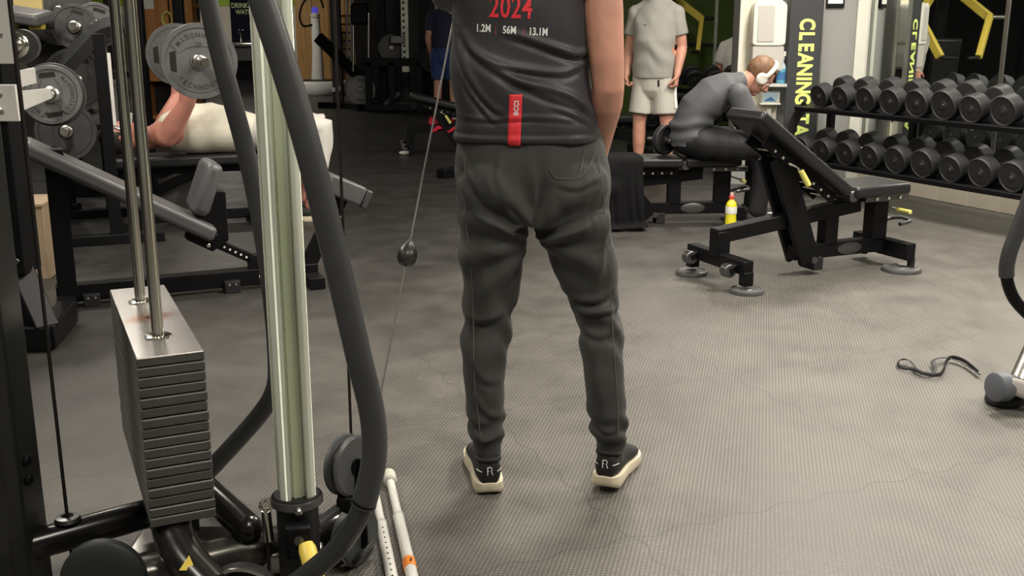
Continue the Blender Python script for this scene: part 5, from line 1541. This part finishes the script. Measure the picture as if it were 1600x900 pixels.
for l_ in legsL:
    shoe(man4, Vector(l_[2]) - fL * .07 - Vector((0, 0, .10)), math.atan2(-fL.x, fL.y), upper='shoeblack', sole='sole')

# ============ figures far behind
def far_person(base, f, label, top, shorts, hair, vox=.011, seated=0.0):
    f = Vector(f).normalized(); a = Vector((f.y, -f.x, 0)); B = Vector(base); dz = -seated
    def w(s_, g_, z): return B + a * s_ + f * g_ + Vector((0, 0, z + dz))
    spn = [w(0, 0, .93), w(0, 0, 1.05), w(0, 0, 1.18), w(0, 0, 1.32), w(0, 0, 1.42), w(0, 0, 1.48)]
    rd = [(.16, .11), (.155, .11), (.16, .11), (.17, .11), (.165, .09), (.08, .07)]
    AR = [(w(s_ * .172, 0, 1.40), w(s_ * .235, -.02, 1.12), w(s_ * .23, .10, .90), Vector((0, 0, -1)), -a * s_, f, .6) for s_ in (-1, 1)]
    if seated:
        LG = [(w(s_ * .10, 0, .92), B + a * (s_ * .16) + f * .42 + Vector((0, 0, .50)), B + a * (s_ * .17) + f * .42 + Vector((0, 0, .09))) for s_ in (-1, 1)]
    else:
        LG = [(w(s_ * .095, 0, .90), w(s_ * .11, .01, .49), w(s_ * .12, -.02, .09)) for s_ in (-1, 1)]
    def gt(b):
        b.limb([w(-.165, 0, 1.40), w(-.07, 0, 1.46), w(.07, 0, 1.46), w(.165, 0, 1.40)], [.066, .06, .06, .066], 16)
        torso_mb(b, [w(0, 0, .90)] + spn[1:], [(p + .018, q + .02) for p, q in rd], a)
        for x in AR:
            P, Q = arm_pts(x[0], x[1], x[2], 0, .33, .02); b.limb(P, Q, 14, f1=True)
    def gs(b):
        b.limb([w(0, 0, 1.0), w(0, 0, .84)], [(.175, .13), (.185, .135)], 20, side=a)
        for l_ in LG:
            P, Q = leg_pts(*l_, 0, .42, .03); b.limb(P, Q, 14, f1=True)
    o, _ = figure(label, B, 'skin', spn, rd, a, AR, LG, (w(0, .02, 1.645), f, (0, 0, 1)), [garment('tee_shirt', top, gt, folds(.004), .012), garment('shorts', shorts, gs, folds(.004), .012)], vox, hair, eyes=True)
    for l_ in LG:
        shoe(o, Vector(l_[2]) - f * .07 - Vector((0, 0, .09)), math.atan2(-f.x, f.y))
    return o
far_person((-.93, 15.0, 0), (.2, 1, 0), 'person in blue shorts and navy top far behind the man at the cable', 'navy', 'blueshorts', 'hairdark')
far_person((2.60, 12.40, 0), (.5, .85, 0), 'person in a white top seated far behind, seen beside the cream board', 'whiteshorts', 'trackblack', 'hairdark', seated=.36)
# ------------------------------------------------------------------ press bench and barbell
angL = math.atan2(fL.y, fL.x)
pbn = thing('press_bench', 'flat black press bench under the lying man', 'bench', (C0.x, C0.y, 0), angL)
pad_mesh((-.52, .47), (.62, .47), .30, .07, M['padblack'], 'pad', pbn, .022)
MB().box((.05, 0, .375), (1.06, .09, .06)).build('pad_beam', K2, pbn, bevel=.004)
for x in (-.34, .40):
    MB().box((x, 0, .19), (.08, .09, .34)).build('leg', K2, pbn, bevel=.004)
    MB().box((x, 0, .035), (.08, .50, .07)).build('foot_bar', K2, pbn, bevel=.004)
MB().box((.03, 0, .06), (.70, .08, .07)).build('base_beam', K2, pbn, bevel=.004)
for s_ in (-1, 1):
    u_ = MB().box((-.50, s_ * .50, .62), (.07, .07, 1.24)).build('upright', M['black'], pbn, bevel=.004)
    MB().box((-.455, s_ * .50, .92), (.02, .075, .42)).build('white_guard', M['white'], u_, bevel=.003)
    MB().tube(spline([(-.46, s_ * .50, .70), (-.40, s_ * .50, .68), (-.37, s_ * .50, .72), (-.36, s_ * .50, .78)], 5), [(.03, .010)] * 16, 8, side=(0, 1, 0)).build('bar_hook', M['white'], u_)
    MB().box((-.50, s_ * .50, .03), (.55, .08, .06)).build('side_foot', K2, pbn, bevel=.004)
MB().box((-.50, 0, .16), (.07, .93, .07)).build('cross_member', K2, pbn, bevel=.004)
bb_ = thing('barbell', 'chrome barbell held over the chest of the lying man', 'barbell', l3(.03, 0, 1.085))
bc = l3(.03, 0, 1.085)
MB().cyl(bc - nL * .66, bc + nL * .66, .014, n=16).build('bar', M['chrome'], bb_, world=True)
for s_ in (-1, 1):
    MB().lathe([(.038, 0), (.038, .03), (.025, .031), (.025, .40), (.021, .405)], bc + nL * (s_ * .66), nL * s_, 24).build('sleeve', M['chrome'], bb_, world=True)
def rim_text(o, r, th, txt, mt, size, start, flip=False):
    """lettering set round the face of a plate, one piece per letter"""
    n = len(txt); step = size * .80 / r
    for i, ch in enumerate(txt):
        a = start - (i - (n - 1) / 2) * step * (-1 if flip else 1)
        me = text_mesh(ch, size, size * .02, .001, 'CENTER', .85)
        rot = a - math.pi / 2 if not flip else a + math.pi / 2
        me.transform(Matrix.Translation((r * math.cos(a), r * math.sin(a), th / 2 + .0002)) @ Matrix.Rotation(rot, 4, 'Z'))
        put('letter', me, mt, o, sharp=0)
for s_ in (-1, 1):
    o = weight_plate(bc + nL * (s_ * .745), nL * s_ if s_ > 0 else nL, .215, 'large grey weight plate with rim lettering on the near end of the barbell' if s_ > 0 else 'large grey weight plate on the far end of the barbell', th=.045, group='plates on the raised barbell')
    # put the lettering upright for a viewer facing the plate
    z_ax = (nL if s_ > 0 else nL); x_ax = Vector((0, 0, 1)).cross(z_ax).normalized(); y_ax = z_ax.cross(x_ax)
    o.rotation_euler = (Matrix((x_ax, y_ax, z_ax)).transposed() @ Matrix.Rotation(math.pi / 2, 3, 'Z')).to_euler()
    if s_ > 0:
        lm = mat('dark_letter', (.03, .03, .03), .6)
        rim_text(o, .150, .041, 'TECHNOGYM', lm, .040, math.pi, True)
        rim_text(o, .150, .041, 'TECHNOGYM', lm, .040, 0.0, True)
        me = text_mesh('20', .034, .0006, .001); me.transform(Matrix.Rotation(-math.pi / 2, 4, 'Z') @ Matrix.Translation((-.0, .092, .0205))); put('letter', me, lm, o, sharp=0)
lm2 = mat('dim_letter', (.045, .045, .045), .6)
rim_text(PL0, .103, .030, 'TECHNOGYM', lm2, .026, 0.0, True)
rim_text(PL0, .103, .030, 'TECHNOGYM', lm2, .026, math.pi, True)
# short bar with disc on the flat bench
sbar = thing('short_barbell', 'short steel bar with one dark rubber disc lying on the flat bench', 'dumbbell', (1.015, 7.06, .446))
ca = Vector((1.015, 7.06, .446 + .101)); da = Vector((.62, -.78, 0)).normalized()
MB().cyl(ca - da * .15, ca + da * .13, .012, n=14).build('bar', M['chrome'], sbar, world=True)
MB().lathe([(.02, -.022), (.094, -.022), (.100, -.016), (.100, .016), (.094, .022), (.080, .022), (.076, .016), (.03, .016), (.028, .030), (.012, .032)], ca, da, 36).build('disc', M['rubber'], sbar, world=True)
MB().lathe([(.024, .03), (.024, .05), (.013, .052)], ca, da, 12).build('collar', M['steel'], sbar, world=True)

# ------------------------------------------------------------------ plate-loaded machine at the far left
pmx = thing('plate_loaded_machine', 'black plate-loaded machine with thick sloping arms behind the rack', 'exercise machine', (-3.1, 7.0, 0))
def Y_(x, y, Yd): return at(x, y, Yd)
YB = 7.0
a0, a1, a2 = Y_(58, 112, YB), Y_(118, 48, YB), Y_(182, 34, YB)
MB().bar(a0, a1, .12, .13).build('lever_arm', M['greytube'], pmx, bevel=.008, world=True)
b0, b1, b2, b3 = Y_(88, 118, YB - .5), Y_(140, 62, YB - .5), Y_(160, 46, YB - .5), Y_(196, 36, YB - .5)
MB().tube(spline([b0, b1, b2, b3], 5), [(.055, .062)] * 16, 4).build('lever_arm', M['greytube'], pmx, bevel=.006, world=True)
MB().bar((-3.45, 7.3, 0.02), (-3.45, 7.3, 1.75), .12, .12, up=(0, 1, 0)).build('upright', K2, pmx, bevel=.006, world=True)
MB().bar((-3.08, 7.2, 0.02), (-3.08, 7.2, 1.6), .12, .12, up=(0, 1, 0)).build('upright', K2, pmx, bevel=.006, world=True)
MB().bar((-3.6, 7.25, .05), (-2.98, 7.18, .05), .10, .10).build('base_beam', K2, pmx, bevel=.006, world=True)
MB().bar((-3.45, 7.3, .05), (-3.25, 6.1, .05), .10, .10).build('base_beam', K2, pmx, bevel=.006, world=True)
MB().bar((-3.5, 7.28, 1.45), (-3.0, 7.2, 1.45), .12, .14).build('head_beam', K2, pmx, bevel=.006, world=True)
MB().bar((-3.25, 6.2, .05), (-3.25, 6.2, .62), .09, .09, up=(0, 1, 0)).build('seat_post', K2, pmx, bevel=.006, world=True)
MB().bar((-3.45, 6.95, 1.02), (-3.2, 6.1, 1.0), .10, .08).build('mid_beam', K2, pmx, bevel=.006, world=True)
# pads with yellow undersides
p0 = Y_(32, 24, 6.3)
MB().box(p0, (.30, .22, .07), (R(8), R(8), R(-5))).build('arm_pad', M['padgrey'], pmx, bevel=.02, seg=3, world=True)
MB().box(Y_(44, 6, 6.6), (.17, .03, .14)).build('yellow_panel', mat('cream_yellow_panel', (.70, .55, .24), .5), pmx, bevel=.004, world=True)
MB().box(Y_(42, 40, 6.4), (.20, .06, .045)).build('yellow_grip', M['yellow'], pmx, bevel=.008, world=True)
MB().box(Y_(40, 33, 6.5), (.34, .10, .05), (0, R(8), 0)).build('arm_pad', M['padblack'], pmx, bevel=.012, world=True)
MB().bar(p0 + Vector((0, .1, -.03)), (-3.25, 6.2, .6), .06, .06).build('pad_post', K2, pmx, bevel=.004, world=True)
pd = Vector((.30, -1, .05)).normalized()
for (x, y, Yd, r_, lab, mt) in ((92, 18, 6.9, .21, 'large dark weight plate at the top left behind the pads', 'platedark'), (116, 42, 6.55, .13, 'small dark weight plate mounted in front of the large one, left', 'platedark'), (150, 40, 6.6, .135, 'grey weight plate beside the chrome rods near the sloping arm', 'plate'), (118, 125, 6.9, .20, 'dark weight plate half hidden below the sloping arm', 'platedark'), (152, 165, 7.0, .20, 'dim weight plate beside the guide rods, low at the left', 'plate'), (103, 205, 6.6, .18, 'dark weight plate hanging low behind the rack peg', 'platedark')):
    c_ = Y_(x, y, Yd)
    weight_plate(c_, pd, r_, lab, mt=mt)
    MB().cyl(c_ + pd * .10, c_ - pd * .25, .024, n=16).build('plate_horn', M['chrome'], pmx, world=True)
    e_ = c_ - pd * .25
    tgt = Vector((-3.08, 7.2, min(e_.z, 1.5))) if e_.x > -3.15 else Vector((-3.45, 7.3, min(e_.z, 1.6)))
    MB().bar(e_, tgt, .05, .05).build('horn_beam', K2, pmx, bevel=.004, world=True)

# perforated upright rack beside it
pr = thing('power_rack', 'black power rack with rows of holes behind the guide rods', 'rack', (-3.05, 8.3, 0))
for (x, y) in ((-3.35, 8.1), (-2.78, 8.1), (-3.35, 9.1), (-2.78, 9.1)):
    u_ = MB().bar((x, y, 0), (x, y, 2.4), .08, .08, up=(0, 1, 0)).build('upright', K2, pr, bevel=.004, world=True)
    if y < 9:
        for k in range(16):
            MB().lathe([(.011, 0), (.011, .002)], (x, y - .041, .30 + k * .11), (0, -1, 0), 10).build('hole', M['whiteprint'], u_, world=True)
for y in (8.1, 9.1):
    for z in (.05, 2.36): MB().bar((-3.35, y, z), (-2.78, y, z), .07, .08).build('cross_member', K2, pr, bevel=.004, world=True)
for x in (-3.35, -2.78):
    for z in (.05, 2.36): MB().bar((x, 8.1, z), (x, 9.1, z), .07, .08).build('side_member', K2, pr, bevel=.004, world=True)
MB().bar((-3.35, 8.1, .93), (-2.78, 8.1, .93), .05, .05).build('safety_bar', K2, pr, bevel=.004, world=True)

# ------------------------------------------------------------------ far wall furniture
# orange wooden shelf unit
su = thing('wooden_shelf', 'orange-brown wooden shelf unit behind the barbell plate', 'shelf', (-5.3, 14.6, 0))
x0, x1 = at(213, 40, 14.6).x, at(302, 40, 14.6).x
yb = 14.6
for xx in (x0, x0 + .42, x1 - .10):
    MB().bb(xx, xx + .06, yb, yb + .35, 0, 2.1).build('side_board', M['orangewood'], su, bevel=.003, world=True)
for z in (.04, .55, .98, 1.30, 1.52, 2.05):
    MB().bb(x0, x1, yb + .005, yb + .345, z, z + .05).build('shelf_board', M['orangewood'], su, bevel=.003, world=True)
MB().bb(x0, x1, yb + .34, yb + .36, 0, 2.1).build('back_board', M['walldark'], su, world=True)
MB().bb(x0 + .02, x0 + .47, yb - .012, yb, .55, 2.1).build('door_panel', M['orangewood'], su, bevel=.003, world=True)
MB().bb(x1 - .32, x1, yb - .012, yb, .55, 2.1).build('door_panel', M['orangewood'], su, bevel=.003, world=True)
pn = MB().bb(x0 + .10, x0 + .26, yb - .02, yb - .013, 1.50, 1.72).build('paper_notice', M['paper'])
tag(pn, 'white paper notice pinned on the wooden shelf unit', 'notice')
bx_ = MB().bb(x0 + .48, x1 - .33, yb - .01, yb + .2, 1.35, 1.45).build('grey_tray', M['greyplastic'], bevel=.004)
tag(bx_, 'pale grey tray in an opening of the wooden shelf unit', 'tray')
# yellow coiled strap on top of a dark bag
rp = thing('coiled_strap', 'yellow coiled strap hanging at the wooden shelf unit', 'strap', at(262, 30, yb - .1))
cc = at(262, 30, yb - .018)
for k in range(3):
    MB().tube([cc + Vector(((.055 + .006 * k) * math.cos(a), -.02 * k, (.085 + .006 * k) * math.sin(a))) for a in [i * math.pi / 10 for i in range(20)]], .011, 8, closed=True).build('loop', M['yellowpale'], rp, world=True)
# drinking water board and basin
wt = thing('water_fountain', 'black drinking water board above a steel basin on the far wall', 'water fountain', (-5.55, 20.8, 0))
xa, xb = at(356, 30, 20.8).x, at(403, 30, 20.8).x
MB().bb(xa, xb, 21.0, 21.06, 1.00, 1.95).build('board', M['screen'], wt, bevel=.006, world=True)
MB().bb(xa - .01, xb + .01, 21.04, 21.585, .0, 2.2).build('column', M['walldark'], wt, world=True)
g1 = mat('dim_lime_print', (.30, .36, .16), .6)
cx_ = (xa + xb) / 2
text_on('board_text', 'DRINKING', .13, g1, wt, (cx_, 20.996, 1.655), (1, 0, 0), (0, 0, 1), .002, .80, True)
text_on('board_text', 'WATER', .12, g1, wt, (cx_, 20.996, 1.535), (1, 0, 0), (0, 0, 1), .002, .85, True)
MB().bb(xa + .02, xb + .02, 20.6, 21.0, .90, .97).build('basin', M['steel'], wt, bevel=.02, world=True)
MB().bb(xa + .04, xb, 20.65, 21.0, .62, .90).build('basin_body', M['darksteel'], wt, bevel=.02, world=True)
MB().tube(spline([(cx_ - .1, 20.95, .97), (cx_ - .1, 20.95, 1.15), (cx_ - .1, 20.85, 1.2), (cx_ - .1, 20.8, 1.14)], 5), .014, 8).build('tap', M['chrome'], wt, world=True)
# cream cupboard left of it
cbx = thing('wall_cupboard', 'pale pinkish cupboard on the far wall left of the water board', 'cupboard', (-6.6, 21.2, 0))
MB().bb(-7.35, -5.98, 21.1, 21.58, 1.28, 1.66).build('upper_box', mat('pale_pink_paint', (.62, .52, .46), .6), cbx, bevel=.006, world=True)
MB().bb(-7.35, -5.98, 21.05, 21.58, .98, 1.24).build('lower_box', M['greyplastic'], cbx, bevel=.006, world=True)
MB().bb(-7.30, -6.03, 21.08, 21.12, 1.30, 1.31).build('handle_rail', M['steel'], cbx, world=True)
MB().bb(-7.35, -5.98, 21.1, 21.58, 0, .98).build('base', M['walldark'], cbx, world=True)
# oak panels, each board a piece
wp = thing('oak_wall_panel', 'oak boarded panel on the far wall behind the white column', 'wall panel', (-3.7, 21.5, 0))
xs, xe = at(462, 60, 21.4).x, at(566, 60, 21.4).x
n_ = 4
for k in range(n_):
    w_ = (xe - xs) / n_
    MB().bb(xs + k * w_ + .004, xs + (k + 1) * w_ - .004, 21.46, 21.5, .02, 3.0).build('board', M['wood'], wp, bevel=.003, world=True)
MB().bb(xs, xe, 21.5, 21.58, 0, 3.0).build('backing', M['walldark'], wp, world=True)
# vibration platform
vpX = at(490, 70, 20.6).x
vp_ = thing('vibration_platform', 'white vibration platform with slim column in front of the oak panel', 'exercise machine', (vpX, 20.6, 0))
MB().lathe([(.55, 0), (.58, .04), (.58, .20), (.54, .26)], (0, 0, .0), n=36).xf(Matrix.Diagonal((1.1, .75, 1, 1))).build('platform', M['white'], vp_)
MB().lathe([(.50, .26), (.50, .275)], (0, 0, 0), n=36).xf(Matrix.Diagonal((1.1, .75, 1, 1))).build('deck', M['rubber'], vp_)
MB().tube([(0, .28, .2), (.02, .26, .8), (.01, .24, 1.45)], [(.13, .10), (.10, .08), (.085, .07)], 16).build('column', M['white'], vp_)
MB().lathe([(.09, 1.44), (.09, 1.50), (.07, 1.52)], (.01, .24, 0), n=20).build('head', M['greyplastic'], vp_)
MB().lathe([(.06, 1.52), (.065, 1.60), (.04, 1.63)], (.01, .24, 0), n=20).build('blue_light', M['blueled'], vp_)
MB().tube(spline([(-.05, .2, 1.30), (-.20, .12, 1.28), (-.26, .1, 1.45), (-.18, .1, 1.70), (0, .1, 1.84), (.15, .1, 1.76), (.2, .1, 1.6)], 6), .02, 8).build('hand_rail', M['black'], vp_)

# dark machines across the back
rg = thing('row_machine', 'dark row machine with sloping beam in front of the oak panel', 'exercise machine', (-2.6, 17.2, 0))
YR = 17.2
MB().bar((at(527, 100, YR).x, YR, 0), (at(527, 100, YR).x, YR, 2.5), .16, .14, up=(0, 1, 0)).build('upright', mat('dark_plum_paint', (.035, .028, .034), .5), rg, bevel=.006, world=True)
MB().bar(at(497, 58, YR - .1), at(570, 128, YR - .3), .12, .16).build('sloping_beam', K2, rg, bevel=.006, world=True)
for xx in (543, 549): MB().bar(at(xx, 150, YR - .2), at(xx, -40, YR - .2), .03, .03).build('ladder_rail', M['darksteel'], rg, world=True)
for k in range(6): MB().bar(at(533, 25 + k * 13, YR - .2), at(549, 25 + k * 13, YR - .2), .02, .03).build('ladder_rung', M['black'], rg, world=True)
for xx in (552, 576): MB().cyl(at(xx, 112, YR - .4), at(xx, 20, YR - .4), .022, n=12).build('guide_rod', M['steel'], rg, world=True)
MB().box(at(562, 22, YR - .4), (.26, .2, .32)).build('carriage', M['black'], rg, bevel=.03, world=True)
MB().bar((-3.1, YR, .05), (-2.0, YR - .3, .05), .12, .1).build('base_beam', K2, rg, bevel=.006, world=True)
MB().bar((-2.75, YR, .05), (-2.35, 16.6, .05), .12, .1).build('base_beam', K2, rg, bevel=.006, world=True)
for (x, y) in ((521, 140), (529, 138)): MB().box(at(x, y, 16.7), (.05, .03, .06)).build('white_cap', M['whiteprint'], rg, world=True)
weight_plate(at(564, 141, 16.7), Vector((.08, -1, .08)), .225, 'grey weight plate leaning low against the row machine in the background', th=.045)
sr = thing('squat_rack', 'black squat rack with a pale perforated upright far behind', 'rack', (-1.8, 16.6, 0))
YS = 16.4
ux_ = at(633, 50, YS).x
u_ = MB().bar((ux_, YS, .60), (ux_, YS, 2.5), .11, .08, up=(0, 1, 0)).build('perforated_upright', M['alu'], sr, bevel=.004, world=True)
for k in range(15): MB().box((ux_ - .015, YS - .042, .72 + k * .09), (.035, .004, .04)).build('slot', M['cableblack'], u_, world=True)
MB().bar(at(556, 97, YS), at(660, 97, YS), .10, .12).build('bench_beam', K2, sr, bevel=.006, world=True)
for xx in (575, 612, 655): MB().bar(at(xx, 97, YS), Vector((at(xx, 97, YS).x, YS, 0)), .10, .10, up=(0, 1, 0)).build('leg', K2, sr, bevel=.006, world=True)
for xx in (598, 662): MB().bar(Vector((at(xx, 97, YS + .6).x, YS + .6, 0)), Vector((at(xx, 97, YS + .6).x, YS + .6, 2.6)), .12, .12, up=(0, 1, 0)).build('upright', K2, sr, bevel=.006, world=True)
MB().bar(at(600, 164, YS), at(625, 145, YS), .06, .06).build('brace', M['greytube'], sr, world=True)
MB().bar(at(570, 168, YS - .3), at(640, 168, YS - .3), .08, .08).build('base_beam', K2, sr, bevel=.006, world=True)
MB().box(at(622, 62, YS), (.22, .10, .12)).build('bracket', M['darksteel'], sr, bevel=.01, world=True)
weight_plate(at(676, 92, YS - .2), Vector((.4, -1, 0)), .20, 'dark weight plate on the squat rack beside the steel cable', mt='platedark')
weight_plate(at(612, 75, YS + .1), Vector((.2, -1, 0)), .20, 'dark weight plate on the squat rack left of the perforated upright', mt='platedark')
MB().cyl(at(676, 92, YS - .3), at(676, 92, YS + .6), .025, n=10).build('plate_peg', M['darksteel'], sr, world=True)
MB().cyl(at(612, 75, YS), at(612, 75, YS + .65), .025, n=10).build('plate_peg', M['darksteel'], sr, world=True)
ws_ = thing('stack_cabinet', 'tall pale machine cabinet left of the man at the cable, far behind', 'exercise machine', (at(686, 50, 17.6).x, 17.6, 0))
MB().bb(-.055, .04, -.1, .1, .92, 2.5).build('shroud', M['greyplastic'], ws_, bevel=.01)
MB().bb(-.055, .10, -.12, .1, .92, 1.16).build('lower_shroud', M['greyplastic'], ws_, bevel=.01)
MB().bb(-.12, .16, -.15, .35, 0, .92).build('base_cabinet', M['black'], ws_, bevel=.02)
# dark wall panels beyond, closing the view between machines
dk = thing('dark_partition', 'dark partition behind the squat rack in the background', 'partition', (-1.4, 18.6, 0))
for k in range(4):
    MB().bb(-2.7 + k * .93, -2.7 + (k + 1) * .93 - .012, 18.6, 18.66, 0, 2.9).build('panel', M['walldark'], dk, bevel=.004, world=True)
MB().bb(-2.7, 1.02, 18.66, 18.70, 0, 2.9).build('backing', M['black'], dk, world=True)

# benches further back
adjustable_bench((-1.02, 11.0, 0), 8, 'black adjustable bench far behind with a red cloth on it', 14)
adjustable_bench((1.22, 10.35, 0), 197, 'black adjustable bench behind the standing man, mostly hidden', 0)
rc = MB()
nu, nv = 16, 12; vs = []; fs = []
for j in range(nv):
    for i in range(nu):
        s_, t_ = i / (nu - 1) - .5, j / (nv - 1) - .5
        z = .345 - .20 * abs(t_) * 1.2 + .02 * math.sin(9 * s_ + 7 * t_)
        vs.append(Vector((-.72 + s_ * .24 + .02 * math.sin(t_ * 9), 11.0 + t_ * .22 + .1, max(z, .2))))
for j in range(nv - 1):
    for i in range(nu - 1):
        k = j * nu + i; fs.append((k, k + 1, k + nu + 1, k + nu))
o = rc.add(vs, fs).build('red_cloth', M['fabricred'], sharp=0)
so_ = o.modifiers.new('s', 'SOLIDIFY'); so_.thickness = .02; so_.offset = 1
tag(o, 'red cloth hanging on the far bench beside the steel cable', 'cloth')
cp = thing('crumpled_tissue', 'crumpled white tissue on the dark floor in the background', 'tissue', fl(633, 242))
b_ = MB().ball((0, 0, .022), (.06, .03, .022), 14, 8); b_.v = [p + Vector((noise.noise(p * 60), noise.noise(p * 55 + Vector((3, 1, 2))), 0)) * .014 for p in b_.v]; b_.build('tissue_ball', M['paper'], cp, sharp=20)

# second dumbbell rack in the bay behind the standing man
r2_ = thing('dumbbell_rack', 'dark dumbbell rack in the bay behind the standing and seated men', 'rack', (2.15, 11.7, 0))
for z in (.20, .60):
    MB().bar((1.40, 11.62, z), (3.0, 11.62, z), .04, .05).build('front_rail', M['black'], r2_, bevel=.003, world=True)
    MB().bar((1.40, 11.95, z + .07), (3.0, 11.95, z + .07), .04, .05).build('rear_rail', M['black'], r2_, bevel=.003, world=True)
for x in (1.40, 3.0):
    MB().bar((x, 11.62, 0), (x, 11.95, .78), .06, .07, up=(1, 0, 0)).build('end_frame', M['black'], r2_, bevel=.004, world=True)
    MB().bar((x, 11.5, .02), (x, 12.1, .02), .07, .04).build('foot', M['black'], r2_, bevel=.004, world=True)
for k in range(7):
    for (z, nm) in ((.60, 'upper'), (.20, 'lower')):
        d_ = dup(protos[.097])
        d_.location = (1.52 + k * .225, 11.70, z + .145); d_.rotation_euler = (R(12), 0, 0)
        tag(d_, 'dark dumbbell, %s tier of the bay rack behind the men, %s from left' % (nm, ORD[k]), 'dumbbell', 'dumbbells in the bay rack')

# lever press machines with yellow arms
def press_machine(loc, yaw, label, shade=0):
    o = thing('lever_press_machine', label, 'exercise machine', loc, yaw, 'lever press machines')
    MB().box((0, 0, .04), (.10, 1.3, .08)).build('base_beam', K2, o, bevel=.006)
    for y in (-.6, .6): MB().box((0, y, .04), (.75, .10, .08)).build('base_foot', K2, o, bevel=.006)
    MB().bar((0, .45, .05), (0, .25, 1.72), .10, .10, up=(0, 1, 0)).build('mast', K2, o, bevel=.006)
    MB().bar((0, .30, 1.60), (0, -.15, 1.66), .09, .09).build('top_beam', K2, o, bevel=.006)
    MB().bar((0, -.25, .05), (0, -.25, .42), .08, .08, up=(0, 1, 0)).build('seat_post', K2, o, bevel=.006)
    MB().box((0, -.25, .45), (.30, .38, .07), (R(-8), 0, 0)).build('seat', M['padgrey'], o, bevel=.02, seg=3)
    MB().box((0, .10, .86), (.28, .08, .60), (R(8), 0, 0)).build('back_pad', M['padblack'], o, bevel=.02, seg=3)
    for s_ in (-1, 1):
        MB().bar((s_ * .12, .22, 1.62), (s_ * .36, -.05, 1.36), .06, .085).build('upper_arm_lever', M['yellow'], o, bevel=.008)
        MB().bar((s_ * .36, -.05, 1.38), (s_ * .19, -.28, .98), .055, .08).build('lower_arm_lever', M['yellow'], o, bevel=.008)
        MB().cyl((s_ * .19, -.28, .98), (s_ * .05, -.36, .97), .016, n=12).build('hand_grip', M['rubber'], o)
        MB().cyl((s_ * .32, .0, 1.37), (s_ * .55, .0, 1.37), .024, n=12).build('plate_horn', M['chrome'], o)
    return o
press_machine((.08, 9.0, 0), R(49.5), 'black lever press machine with yellow arms, seen in the wall mirror')
press_machine((1.98, 13.3, 0), R(20), 'black lever press machine with yellow arms before the green wall')

stl = thing('stool', 'round black stool under the person in the white top', 'stool', (2.60, 12.40, 0))
MB().lathe([(.16, .41), (.17, .42), (.17, .455), (.15, .465)], (0, 0, 0), n=28).build('seat', M['padblack'], stl)
MB().cyl((0, 0, .03), (0, 0, .41), .03, n=14).build('post', M['darksteel'], stl)
MB().lathe([(.17, 0), (.17, .015), (.04, .035)], (0, 0, 0), n=28).build('base', M['black'], stl)
